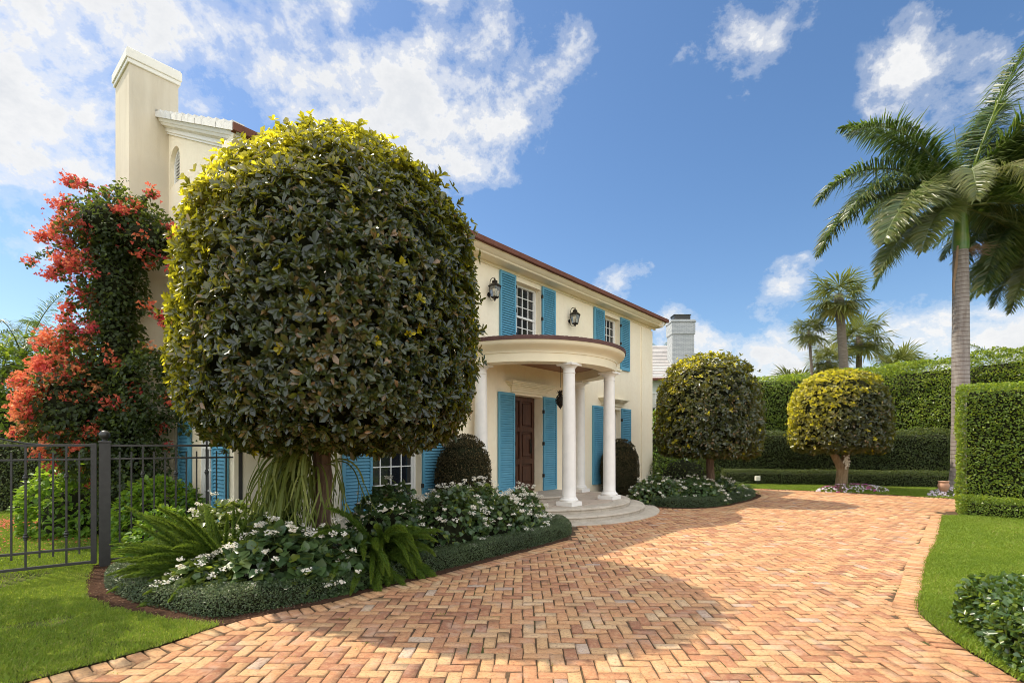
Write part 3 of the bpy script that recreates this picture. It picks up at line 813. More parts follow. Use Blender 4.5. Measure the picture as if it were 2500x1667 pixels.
# far out of sight at the road end of the drive
ok &= (Pc[:, 1] > .6)
pc = np.stack([Pc[:, 0] - PH[0], Pc[:, 1] - PH[1]], 1)
ok &= np.hypot(pc[:, 0], pc[:, 1]) > 3.1
cx, cy_, an = cx[ok], cy_[ok], an[ok]; n = len(cx)
cx = cx + rng.normal(0, .0032, n); cy_ = cy_ + rng.normal(0, .0032, n)
zz = rng.normal(0, .0016, n) + .0022 * lump(np.stack([cx, cy_, cx * 0], 1), .5)
rn = np.clip(rng.beta(1.6, 1.6, n) * .80 + .10 + .12 * lump(np.stack([cx, cy_, cx * 0], 1), .8, 2.), 0, 1)
sp = rng.random(n); rn[sp > .975] = rng.uniform(.94, 1, (sp > .975).sum()); rn[sp < .06] = rng.uniform(0, .12, (sp < .06).sum())
fo.add(brick_verts(cx, cy_, an + rng.normal(0, .016, n), .2040 + rng.normal(0, .0035, n), .1000 + rng.normal(0, .0026, n), zz), BF, 0, rn, dirt(n))
# soldier course along every edge
def soldier(path, side):
    path = np.asarray(path); seg = np.diff(path, axis=0); ln = np.hypot(seg[:, 0], seg[:, 1]); cum = np.concatenate([[0], np.cumsum(ln)])
    s = np.arange(.05, cum[-1], .108); k = np.clip(np.searchsorted(cum, s) - 1, 0, len(ln) - 1); t = (s - cum[k]) / ln[k]
    P = path[k] + seg[k] * t[:, None]; T = seg[k] / ln[k][:, None]; Nn = np.stack([-T[:, 1], T[:, 0]], 1) * side
    Cc = P + Nn * (BW / 2 - .003); a = np.arctan2(Nn[:, 1], Nn[:, 0]); n = len(s)
    keep = (Cc[:, 1] > .6)
    rn = np.clip(rng.beta(2, 2, n) * .7 + .2, 0, 1)
    fo.add(brick_verts(Cc[keep, 0], Cc[keep, 1], a[keep] + rng.normal(0, .015, keep.sum()), .205 + rng.normal(0, .003, keep.sum()), .0985 + rng.normal(0, .0015, keep.sum()), np.full(keep.sum(), .0055) + rng.normal(0, .0015, keep.sum())), BF, 0, rn[keep], dirt(keep.sum()))
soldier(dl, -1); soldier(d2, -1); soldier(dfar, -1); soldier(dr, -1)
drv = fo.build('driveway', [M['brick'], M['joint']]); tag(drv, kind='structure')

# planting beds (soil / mulch)
GATE0, GATE1, POST2 = (-6.75, 5.61), (-5.36, 6.63), (-4.14, 7.63)
bed1 = [tuple(p) for p in dl[11:]] + [(1.15, 9.7), (1.0, 10.6), H2W(0, 0)[:2], H2W(-7.2, 0)[:2], (-4.14, 7.63), (-5.5, 6.6), (-4.95, 5.85), (-4.4, 5.2), (-3.8, 4.86), (-3.15, 4.58)]
flat('soil', bed1, .004, M['mulch'])
bed2 = [H2W(2.2, -.05)[:2], H2W(3.2, -.6)[:2], (3.45, 12.6)] + [tuple(p) for p in d2[2:]] + [H2W(9.5, 1)[:2], H2W(7.2, 0)[:2]]
flat('soil', bed2, .004, M['mulch'])
# chips of bark on the open mulch
fo = Fol(); n = 5200
P = np.stack([rng.uniform(-5.6, -2.0, n), rng.uniform(4.3, 6.8, n), np.full(n, .012)], 1)
P = P[pip(P, bed1)]; n = len(P)
A = nrm(np.stack([rng.normal(size=n), rng.normal(size=n), rng.normal(size=n) * .25], 1)); N = nrm(UP + unit_rand(n) * .4)
fo.add(leaf4(P, A, N, rng.uniform(.012, .035, n), rng.uniform(.006, .014, n)), LEAF4)
o = fo.build('mulch_chips', M['chip']); tag(o, kind='stuff')

# lawns
lawn_l = [(-9.5, 1.0), (-5.4, 1.0)] + [tuple(p) for p in dl[:13]] + [(-2.60, 4.45), (-3.15, 4.58), (-3.8, 4.86), (-4.4, 5.2), (-4.95, 5.85), (-5.5, 6.6), (-5.4, 7.3), (-5.6, 8.2), (-7.0, 9.4), (-9.0, 12.0), (-14, 12.5), (-16, 8), (-13, 4)]
flat('lawn', lawn_l, .012, M['turf'])
lawn_r = [tuple(p) for p in dr] + [(3.3, .5), (9, .5), (16, 4.5), (13.6, 8.4), (10.6, 11.2)]
flat('lawn', lawn_r, .012, M['turf'])
lawn_b = [tuple(p) for p in dfar[3:-4]] + [(19.5, 12.5), (17.6, 16.5), (16.3, 19.2), (8.4, 20.6), (7.2, 21.2)]
flat('lawn', lawn_b, .012, M['turf'])

def grass(poly, n, h, wd, box, z=.012, clump=.0, pale=.0, keep=None, bend=.5, bare=.35):
    P = np.stack([rng.uniform(box[0], box[1], n), rng.uniform(box[2], box[3], n), np.full(n, z)], 1)
    ins = pip(P, poly)
    if keep is not None: ins &= keep(P)
    P = P[ins]; n = len(P)
    P[:, :2] += rng.normal(0, .02, (n, 2))
    th = (lump(P, 1.25, 7.) + .5 * lump(P, 5., 2.) < -.42) & (rng.random(n) < bare); P = P[~th]; n = len(P)
    hh = h * rng.uniform(.45, 1.35, n) * (1 + .25 * lump(P, 2.3))
    d = rng.random(n) * 6.283
    D = np.stack([np.cos(d), np.sin(d), np.zeros(n)], 1)
    T = nrm(UP + np.stack([np.cos(d + 1.3), np.sin(d + 1.3), np.zeros(n)], 1) * rng.uniform(.1, 1.1, n)[:, None])
    V = np.empty((n, 4, 3)); w2 = wd * rng.uniform(.7, 1.3, n)
    V[:, 0] = P - D * (w2 / 2)[:, None]; V[:, 1] = P + D * (w2 / 2)[:, None]
    mid = P + T * (hh * .6)[:, None]
    V[:, 2] = mid + D * (w2 * .35)[:, None] + T * (hh * .4)[:, None] * np.array([1, 1, bend])
    V[:, 3] = mid - D * (w2 * .35)[:, None]
    r = np.clip(rng.normal(.42, .24, n) + .20 * lump(P, 1.5, 3) + .16 * lump(P, 6., 1.), 0, 1)
    tint = np.clip((rng.random(n) < pale) * rng.uniform(.4, 1, n) + .25 * np.clip(lump(P, 1.1, 5.) - .2, 0, 1), 0, 1)
    return V, r, tint
fo = Fol()
near = lambda P: (P[:, 0] / np.maximum(P[:, 1], .1) > -1.14) & (P[:, 0] / np.maximum(P[:, 1], .1) < 1.14)
for V, r, t in (grass(lawn_l, 210000, .034, .0048, (-5.6, -2.0, 2.6, 6.8), keep=near, pale=.22, bare=.8),
                grass(lawn_l, 200000, .036, .0065, (-12, -4.5, 6.2, 12.4), keep=near, pale=.03),
                grass(lawn_l, 70000, .036, .009, (-14, -3.0, 1.0, 12), pale=.08)):
    fo.add(V, LEAF4, 0, r, t)
o = fo.build('grass', M['blade']); tag(o, kind='stuff')
fo = Fol()
for V, r, t in (grass(lawn_r, 260000, .040, .0055, (3.2, 8.2, 3.0, 7.6), keep=near, pale=.02),
                grass(lawn_r, 170000, .042, .008, (4.5, 13, 6.4, 11.6), keep=near, pale=.02),
                grass(lawn_r, 90000, .042, .010, (3.3, 14, .6, 10), pale=.02)):
    fo.add(V, LEAF4, 0, r, t)
o = fo.build('grass', M['blade']); tag(o, kind='stuff')
fo = Fol()
V, r, t = grass(lawn_b, 150000, .05, .014, (7, 19, 12, 21.3), pale=.03); fo.add(V, LEAF4, 0, r, t)
o = fo.build('grass', M['blade']); tag(o, kind='stuff')
# weeds and moss standing in the brick joints
fo = Fol(); n = 900
c0 = np.stack([rng.uniform(-3, 4.4, 60), rng.uniform(3.2, 7.5, 60)], 1)
P = np.repeat(c0, 15, 0); P = P + np.stack([rng.normal(0, .05, n), rng.normal(0, .012, n)], 1); P = np.stack([P[:, 0], P[:, 1], np.full(n, -.006)], 1)
P = P[pip(P, drive_poly)]; n = len(P)
A = nrm(UP * .8 + unit_rand(n)); fo.add(leaf4(P, A, nrm(UP + unit_rand(n)), rng.uniform(.010, .022, n), rng.uniform(.003, .007, n)), LEAF4)
o = fo.build('weeds', M['blade']); tag(o, kind='stuff')
# fallen leaves/debris on the bricks
fo = Fol(); n = 260
P = np.stack([rng.uniform(-3, 6, n), rng.uniform(3.2, 12, n), np.full(n, .010)], 1); P = P[pip(P, drive_poly)]; n = len(P)
A = nrm(np.stack([rng.normal(size=n), rng.normal(size=n), rng.normal(size=n) * .12], 1))
fo.add(leaf4(P, A, nrm(UP + unit_rand(n) * .2), rng.uniform(.008, .03, n), rng.uniform(.004, .012, n)), LEAF4)
o = fo.build('leaf_debris', M['chip']); tag(o, kind='stuff')

# ------------------------------------------------------------------ iron gate, fence panel, posts
def twist(mb, p0, z0, z1, r=.0098, turns=9):
    n = 46
    for i in range(n):
        pass
    V = []; seg = 4
    for i in range(n + 1):
        z = z0 + (z1 - z0) * i / n
        a0 = 0 if (i < 6 or i > n - 5) else turns * 2 * PI * (i - 6) / (n - 10)
        for k in range(seg):
            a = a0 + PI / 4 + k * PI / 2
            V.append((p0[0] + r * 1.35 * math.cos(a), p0[1] + r * 1.35 * math.sin(a), z))
    mb.faces(V, [(i * 4 + k, i * 4 + (k + 1) % 4, i * 4 + 4 + (k + 1) % 4, i * 4 + 4 + k) for i in range(n) for k in range(4)] + [(3, 2, 1, 0), tuple(4 * n + k for k in range(4))])
def plain_picket(mb, p0, z0, z1, r=.0105, kn=()):
    mb.box(p0[0] - r, p0[0] + r, p0[1] - r, p0[1] + r, z0, z1)
    for z in kn:
        mb.lathe([(.012, -.042), (.023, -.032), (.016, -.021), (.029, -.007), (.029, .007), (.016, .021), (.023, .032), (.012, .042)], 10, (p0[0], p0[1], z), cap=True)
def fence_run(root, L, x0, first, rails, topz, botz):
    """in root space along x"""
    k = first; x = x0
    while x < L - .05:
        q = MB()
        if k % 3 == 0: plain_picket(q, (x, 0), botz, topz, kn=(1.19, .46)); q.build('picket', M['iron'], root)
        else: twist(q, (x, 0), .19, 1.50); q.build('picket', M['iron'], root)
        x += .1255; k += 1
    for z, r in rails:
        q = MB(); q.cbox(0, L, -r, r, z - r, z + r, .003); q.build('rail', M['iron'], root)
ga = math.atan2(GATE1[1] - GATE0[1], GATE1[0] - GATE0[0])
GL = math.hypot(GATE1[0] - GATE0[0], GATE1[1] - GATE0[1])
gate = empty('iron_gate', (GATE0[0], GATE0[1], 0), ga, 'wrought iron garden gate with twisted pickets and a scrolled top', 'gate')
fence_run(gate, GL - .14, .09, 2, ((1.585, .015), (1.405, .012), (.263, .015), (.073, .017)), 1.58, .075)
q = MB(); q.cbox(GL - .141, GL - .082, -.03, .03, .05, 1.61, .004); q.build('stile', M['iron'], gate)
q = MB(); tt = np.linspace(0, 1, 26)
xs_ = GL - .62 - tt * .95; q.tube(np.stack([xs_, 0 * xs_, 1.60 + .21 * (3 * tt ** 2 - 2 * tt ** 3)], 1), .012, 6)
sp_ = np.linspace(0, 1, 40); rad = .062 * (1 - sp_ * .8); aa = sp_ * 4.2 * PI
q.tube(np.stack([GL - 1.10 + rad * np.cos(aa), 0 * aa, 1.685 + rad * np.sin(aa)], 1), .0065, 6)
tt = np.linspace(0, 1, 16); q.tube(np.stack([GL - 1.04 - tt * .42, 0 * tt, 1.685 - .075 * np.sin(tt * PI * .5) + .14 * tt ** 2], 1), .0065, 6)
q.build('scroll', M['iron'], gate)
FL = math.hypot(POST2[0] - GATE1[0], POST2[1] - GATE1[1])
fa = math.atan2(POST2[1] - GATE1[1], POST2[0] - GATE1[0])
fence = empty('iron_fence', (GATE1[0], GATE1[1], 0), fa, 'fixed iron fence panel with twisted pickets between the two ball topped posts', 'fence')
fence_run(fence, FL - .04, .155, 1, ((1.58, .015), (1.405, .012), (.263, .015), (.073, .017)), 1.575, .075)
def post(loc, hw, br, h, label):
    e = empty('fence_post', (loc[0], loc[1], 0), fa, label, 'post', 'ball topped iron fence posts')
    q = MB(); q.cbox(-hw, hw, -hw, hw, 0, h, .005); q.build('shaft', M['iron'], e)
    q = MB(); q.cbox(-hw - .008, hw + .008, -hw - .008, hw + .008, h - .002, h + .022, .006)
    q.lathe([(br * .6, h + .02), (br * .45, h + .035), (br * .5, h + .05)], 16); q.build('post_cap', M['iron'], e)
    q = MB(); pr = [(br * math.sin(a) + 1e-4, h + .04 + br - br * math.cos(a)) for a in np.linspace(0.15, PI, 14)]
    q.lathe(pr, 24); q.build('ball_finial', M['iron'], e, True)
post(GATE1, .060, .062, 1.62, 'thick iron post with a ball on top, gate hung from it beside the bougainvillea')
post(POST2, .044, .044, 1.63, 'slender ball topped iron post beside the house corner, half under the big round tree')

# ------------------------------------------------------------------ lanterns
def wall_lantern(xl, label):
    e = empty('wall_lantern', H2W(xl, -.004, 4.93), ANG, label, 'lantern', 'carriage lanterns on the upper wall')
    q = MB(); q.lathe([(.001, .0), (.05, .002), (.055, .012), (.03, .02)], 14)
    pl_ = q.build('back_plate', M['bronze'], e); pl_.rotation_euler = (PI / 2, 0, 0); pl_.location = (0, 0, .17)
    q = MB(); t = np.linspace(0, 1, 22)
    a = t * 1.25 * PI
    q.tube([(0, -.01, .17), (0, -.035, .20), (0, -.04, .30), (0, -.05, .42)] + [(0, -.125 + .075 * math.cos(u), .45 + .085 * math.sin(u)) for u in np.linspace(0, PI * .93, 12)], .0085, 7)
    q.tube([(0, -.03, .16), (0, -.05, .07), (0, -.09, .02), (0, -.14, .015), (0, -.18, .05)], .007, 7)
    q.build('bracket', M['bronze'], e)
    cx_, cy0 = 0, -.20
    q = MB()
    for sx in (-1, 1):
        for sy in (-1, 1):
            q.tube([(sx * .062, cy0 + sy * .062, .075), (sx * .098, cy0 + sy * .098, .325)], .007, 4)
    q.frustum(0, cy0, .045, .08, .045, .072); q.frustum(0, cy0, .08, .088, .072, .066)
    q.frustum(0, cy0, .315, .338, .106, .112); q.frustum(0, cy0, .338, .41, .112, .045); q.frustum(0, cy0, .41, .45, .04, .05); q.frustum(0, cy0, .45, .475, .05, .018)
    q.lathe([(.016, .475), (.022, .49), (.014, .505), (.006, .53), (.001, .55)], 10, (0, cy0, 0)); q.lathe([(.001, -.02), (.018, 0.), (.03, .045)], 10, (0, cy0, 0))
    q.build('lantern_frame', M['bronze'], e)
    q = MB(); P = [(sx * a_, cy0 + sy * a_, z) for a_, z in ((.059, .088), (.093, .315)) for sx, sy in ((-1, -1), (1, -1), (1, 1), (-1, 1))]
    q.faces(P, [(0, 1, 5, 4), (1, 2, 6, 5), (2, 3, 7, 6), (3, 0, 4, 7)]); q.build('glass', M['lantern_glass'], e)
    q = MB()
    for dx, dy in ((-.025, 0), (.025, .01), (0, -.025)): q.lathe([(.009, .088), (.009, .18), (.004, .19), (.006, .205), (.001, .23)], 8, (dx, cy0 + dy, 0))
    q.build('candle', M['candle'], e)
wall_lantern(1.86, 'black carriage lantern between the two upper windows right of the porch middle')
wall_lantern(-1.50, 'black carriage lantern beside the big round tree, left of the middle upper window')
# hanging pineapple lantern
e = empty('hanging_lantern', H2W(0, -1.0, 3.6), ANG, 'dark metal pineapple shaped lantern hanging under the porch ceiling', 'lantern')
q = MB(); q.tube([(0, 0, 0), (0, 0, -.62)], .006, 6); q.lathe([(.05, -.001), (.05, -.015), (.01, -.03)], 14); q.build('chain', M['bronze'], e)
q = MB()
for k in range(10):
    a0 = k * 2 * PI / 10
    for s in (-1, 1):
        tt = np.linspace(0, 1, 14); r_ = .012 + .105 * np.sin(np.clip(tt, 0, 1) * PI * .93 + .12) ** .8; a = a0 + s * tt * 1.9
        q.tube(np.stack([r_ * np.cos(a), r_ * np.sin(a), -.78 - tt * .30], 1), .006, 5)
q.lathe([(.03, -1.08), (.045, -1.09), (.02, -1.11), (.012, -1.13), (.001, -1.15)], 12); q.lathe([(.04, -.76), (.05, -.78), (.04, -.80)], 12)
q.lathe([(.02, -.80), (.085, -.88), (.098, -.95), (.075, -1.03), (.02, -1.07)], 14)
q.build('lantern_body', M['bronze'], e)
q = MB()
for k in range(14):
    a = k * 2.4; r0 = .01; el = .35 + .8 * (k % 3) / 2
    tt = np.linspace(0, 1, 6); rr_ = r0 + .10 * tt * math.cos(el) ; z_ = -.765 + .13 * tt * math.sin(el) + .02 * tt - .05 * tt ** 3
    q.tube(np.stack([rr_ * math.cos(a), rr_ * math.sin(a), z_], 1), [.008, .012, .012, .009, .006, .001], 5)
q.build('leaf_crown', M['bronze'], e)

# ------------------------------------------------------------------ neighbour's house
nb = empty('neighbour_house', (0, 0, 0), 0, "neighbour's pale house with grey tiled roof behind the round trees", 'house')
M['nb_wall'] = plain('neighbour_wall', (.66, .70, .62), .8, .04, 3, .1, 40)
def make_wbrick():
    m, t, b = mat('white_painted_brick'); o = t.obj()
    br = t.n('ShaderNodeTexBrick'); br.inputs['Scale'].default_value = 1; br.inputs['Brick Width'].default_value = .21; br.inputs['Row Height'].default_value = .075
    br.inputs['Mortar Size'].default_value = .007; br.inputs['Color1'].default_value = (.36, .38, .38, 1); br.inputs['Color2'].default_value = (.46, .47, .46, 1); br.inputs['Mortar'].default_value = (.22, .23, .24, 1)
    sx = t.n('ShaderNodeSeparateXYZ'); t.L.new(o, sx.inputs[0]); cb = t.n('ShaderNodeCombineXYZ')
    t.L.new(t.math('ADD', sx.outputs[0], sx.outputs[1]), cb.inputs[0]); t.L.new(sx.outputs[2], cb.inputs[1]); t.L.new(cb.outputs[0], br.inputs['Vector'])
    setp(t, b, br.outputs['Color'], .7, t.bump(br.outputs['Fac'], -.8, .03)); return m
M['wbrick'] = make_wbrick()
M['grey_tile'] = make_tile('grey_roof_tile', (.42, .39, .37), (.56, .53, .50))
q = MB(); q.box(4, 10.6, 29, 38, 0, 5.25); q.build('wall', M['nb_wall'], nb)
rf = MB(); nc = 22
for k in range(nc):
    y0 = 28.4 + (33.5 - 28.4) * k / nc; y1 = 28.4 + (33.5 - 28.4) * (k + 1.1) / nc; z0 = 5.30 + (y0 - 28.4) * .55; z1 = 5.30 + (y1 - 28.4) * .55
    i0 = max(0, (y0 - 28.4)) * .9; 
    rf.faces([(3.4, y0, z0), (10.9, y0, z0), (10.9, y1, z1), (3.4, y1, z1), (3.4, y0, z0 + .08), (10.9, y0, z0 + .08), (10.9, y1, z1 + .02), (3.4, y1, z1 + .02)],
             [(3, 2, 1, 0), (4, 5, 6, 7), (0, 1, 5, 4), (1, 2, 6, 5), (2, 3, 7, 6), (3, 0, 4, 7)])
rf.poly([(3.4, 33.5, 8.1), (10.9, 33.5, 8.1), (10.9, 38.6, 5.3), (3.4, 38.6, 5.3)])
rfo = rf.build('roof', M['grey_tile'], nb)
q = MB(); q.cbox(3.3, 11.0, 28.28, 28.42, 5.18, 5.32, .02); q.build('gutter', M['brown_tile'], nb)
q = MB(); q.box(9.55, 10.85, 30.0, 31.0, 5.0, 8.15); q.cbox(9.50, 10.90, 29.95, 31.05, 8.15, 9.02, .01); q.cbox(9.46, 10.94, 29.9, 31.1, 8.85, 8.95, .01)
nch = q.build('chimney', M['wbrick'], rfo)
q = MB()
for x in (9.75, 10.65):
    for y in (30.2, 30.8): q.box(x - .02, x + .02, y - .02, y + .02, 9.02, 9.32)
q.box(9.68, 10.72, 30.12, 30.88, 9.32, 9.36); q.box(9.72, 10.68, 30.15, 30.17, 9.05, 9.30); q.box(9.72, 9.74, 30.17, 30.85, 9.05, 9.30); q.box(10.66, 10.68, 30.17, 30.85, 9.05, 9.30); q.build('chimney_cap', M['iron'], nch) if False else q.build('chimney_cap', M['iron'], rfo)
q = MB(); wx0, wx1, wz0, wz1 = 7.95, 9.15, 2.9, 4.5
q.box(wx0 - .08, wx0, 28.93, 28.998, wz0, wz1); q.box(wx1, wx1 + .08, 28.93, 28.998, wz0, wz1); q.box(wx0 - .08, wx1 + .08, 28.93, 28.998, wz1, wz1 + .09); q.box(wx0 - .1, wx1 + .1, 28.9, 28.998, wz0 - .09, wz0)
for k in range(1, 4): q.box(wx0 + (wx1 - wx0) * k / 4 - .012, wx0 + (wx1 - wx0) * k / 4 + .012, 28.955, 28.985, wz0, wz1)
for k in range(1, 6): q.box(wx0, wx1, 28.96, 28.98, wz0 + (wz1 - wz0) * k / 6 - .012, wz0 + (wz1 - wz0) * k / 6 + .012)
nw = q.build('window', M['sash'], nb)
q = MB(); q.box(wx0, wx1, 28.985, 28.995, wz0, wz1); q.build('pane', M['glass'], nw)
q = MB()
for k in range(14): q.box(wx0 + .03, wx1 - .03, 28.975, 28.984, wz1 - .05 - k * .055, wz1 - .012 - k * .055)
q.build('blind', M['trim'], nw)
# ------------------------------------------------------------------ clipped round trees
SUN_AZ = nrm(np.array([-.923, .382, 0.]))
SUN_EL = R(56.5)
TO_SUN = np.array([SUN_AZ[0] * math.cos(SUN_EL), SUN_AZ[1] * math.cos(SUN_EL), math.sin(SUN_EL)])
def branch_tube(mb, pts, r0, r1, seg=9, wob=.02):
    p = smooth_path([x[:2] for x in pts], 4); zs = smooth_path([(x[2], 0) for x in pts], 4)[:, 0]
    P = np.stack([p[:, 0], p[:, 1], zs], 1); P[1:-1] += rng.normal(0, wob * .3, (len(P) - 2, 3))
    mb.tube(P, np.linspace(r0, r1, len(P)), seg)
def topiary(loc, label, prof, nros, L, Wd, k, trunk, bark, flush=1.0, amp=.07, name='round_tree', tall=None):
    e = empty(name, (loc[0], loc[1], 0), 0, label, 'tree', 'clipped round trees')
    mb = MB()
    for t in trunk: branch_tube(mb, *t)
    mb.build('trunk', bark, e, True)
    P, O = surf_rev(prof, nros)
    dep = rng.exponential(.105, nros) - .04
    lv = lump(P, 1.5, 1.) * amp + lump(P, 5.5, 2.) * amp * .75
    P = P + O * (lv - dep)[:, None]
    out = rng.random(nros) > .94
    P[out] += O[out] * rng.uniform(.03, .12, (out.sum(), 1)) + UP * rng.uniform(0, .06, (out.sum(), 1))
    fo = Fol()
    p, A, N, idx = rosette(P, O, k, .30, .40)
    n = len(p); Ls = L * rng.uniform(.5, 1.25, n) * (1 + .25 * (rng.random(nros) < .12))[idx]; Ws = Wd * rng.uniform(.7, 1.2, n) * Ls / L
    # fresh growth: leaders at the ends of the twigs, mostly where the tree sees the sun
    ztop = max(z for r, z in prof); zbot = min(z for r, z in prof)
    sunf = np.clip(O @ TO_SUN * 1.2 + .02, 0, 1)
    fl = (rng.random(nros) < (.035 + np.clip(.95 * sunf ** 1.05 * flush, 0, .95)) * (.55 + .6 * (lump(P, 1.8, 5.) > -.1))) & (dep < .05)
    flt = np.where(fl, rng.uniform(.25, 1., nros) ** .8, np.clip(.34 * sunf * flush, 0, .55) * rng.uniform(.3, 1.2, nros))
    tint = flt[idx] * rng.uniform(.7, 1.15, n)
    rnd = np.clip(.40 + .33 * rng.normal(size=n) * .75 + .18 * lump(P, 2.2, 4.)[idx], 0, 1)
    young = tint > .25; Ls[young] *= .80
    V = leaf6(p, A, N, Ls, Ws); fo.add(V, LEAF6, 0, rnd, np.clip(tint, 0, 1))
    pr = np.array(prof, float); zc = (ztop + zbot) / 2
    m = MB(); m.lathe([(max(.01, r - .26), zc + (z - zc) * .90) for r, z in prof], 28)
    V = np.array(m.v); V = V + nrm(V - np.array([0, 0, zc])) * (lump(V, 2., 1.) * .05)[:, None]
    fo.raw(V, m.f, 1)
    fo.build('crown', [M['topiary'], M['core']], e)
    return e

BT = (-2.25, 6.5)
prof_big = [(0.02, 1.66), (.9, 1.60), (1.28, 1.63), (1.50, 1.78), (1.66, 2.1), (1.74, 2.6), (1.755, 3.16), (1.74, 3.51), (1.69, 3.84), (1.63, 4.15), (1.49, 4.44), (1.33, 4.70), (1.14, 4.92), (.93, 5.10), (.72, 5.24), (.49, 5.35), (.25, 5.41), (.01, 5.43)]
topiary(BT, 'huge dome clipped tree with yellow new growth standing before the house corner', prof_big, 14500, .093, .041, 6,
        [([(-.20, -.08, -.05), (-.20, -.06, .4), (-.17, -.05, 1.0), (-.20, -.04, 1.6)], .125, .105), ([(-.2, -.04, 1.5), (.2, .1, 2.3), (.6, .2, 3.4)], .09, .04), ([(-.2, -.04, 1.5), (-.5, -.2, 2.4), (-.8, -.1, 3.4)], .08, .03)],
        M['bark'], flush=1.0)
prof_s = [(.02, .10), (.8, .04), (1.35, .02), (1.55, .12), (1.64, .5), (1.68, 1.0), (1.66, 1.55), (1.55, 2.0), (1.33, 2.4), (1.0, 2.68), (.55, 2.86), (.02, 2.93)]
def shp(p, s, z0, zs): return [(r * s, z0 + z * zs) for r, z in p]
topiary((5.62, 14.45), 'dark round clipped tree right beside the far house corner, only its top lit', shp(prof_s, .83, 1.28, .97), 5600, .095, .044, 6,
        [([(0.1, 0, -.05), (.08, 0, .6), (.05, 0, 1.4)], .13, .10), ([(.05, 0, 1.3), (.4, 0, 2.2)], .08, .04)], M['bark'], flush=.42, amp=.05)
topiary((11.35, 17.5), 'golden round clipped tree with a forked pale trunk', shp(prof_s, .90, 1.36, .95), 4800, .098, .046, 6,
        [([(-.05, -.2, -.05), (-.03, -.2, .4), (0.0, -.2, .82)], .20, .17), ([(-.04, -.2, .75), (-.25, -.2, 1.15), (-.55, -.1, 1.7)], .15, .09), ([(.02, -.2, .72), (.12, -.2, 1.2), (.25, -.1, 1.8)], .15, .10)],
        M['pale_bark'], flush=1.35, amp=.05)

gt = empty('garden_tree', (-7.7, 5.1, 0), 0, 'loose leaved garden tree outside the frame beside the iron gate, shading the lawn', 'tree')
mb = MB(); branch_tube(mb, [(0, 0, 0), (.05, 0, 1.5), (.0, .05, 3.2), (.05, 0, 4.6)], .12, .06); branch_tube(mb, [(0, .05, 3.1), (.5, .1, 4.2), (.9, .1, 5.2)], .06, .02); branch_tube(mb, [(0, .05, 3.4), (-.5, -.2, 4.4), (-.8, -.3, 5.4)], .06, .02); mb.build('trunk', M['bark'], gt, True)
n = 1700; D = unit_rand(n) * (rng.random((n, 1)) ** .4) * np.array([1.65, 1.5, 1.1]); D = D[lump(D, 2.8, 3.) > -.15] + np.array([0, 0, 5.3])
p, A, N, idx = rosette(D, unit_rand(len(D)), 6); fo = Fol(); fo.add(leaf6(p, A, N, .12 * rng.uniform(.7, 1.2, len(p)), .055 * rng.uniform(.7, 1.2, len(p))), LEAF6, 0); fo.build('crown', [M['topiary']], gt)
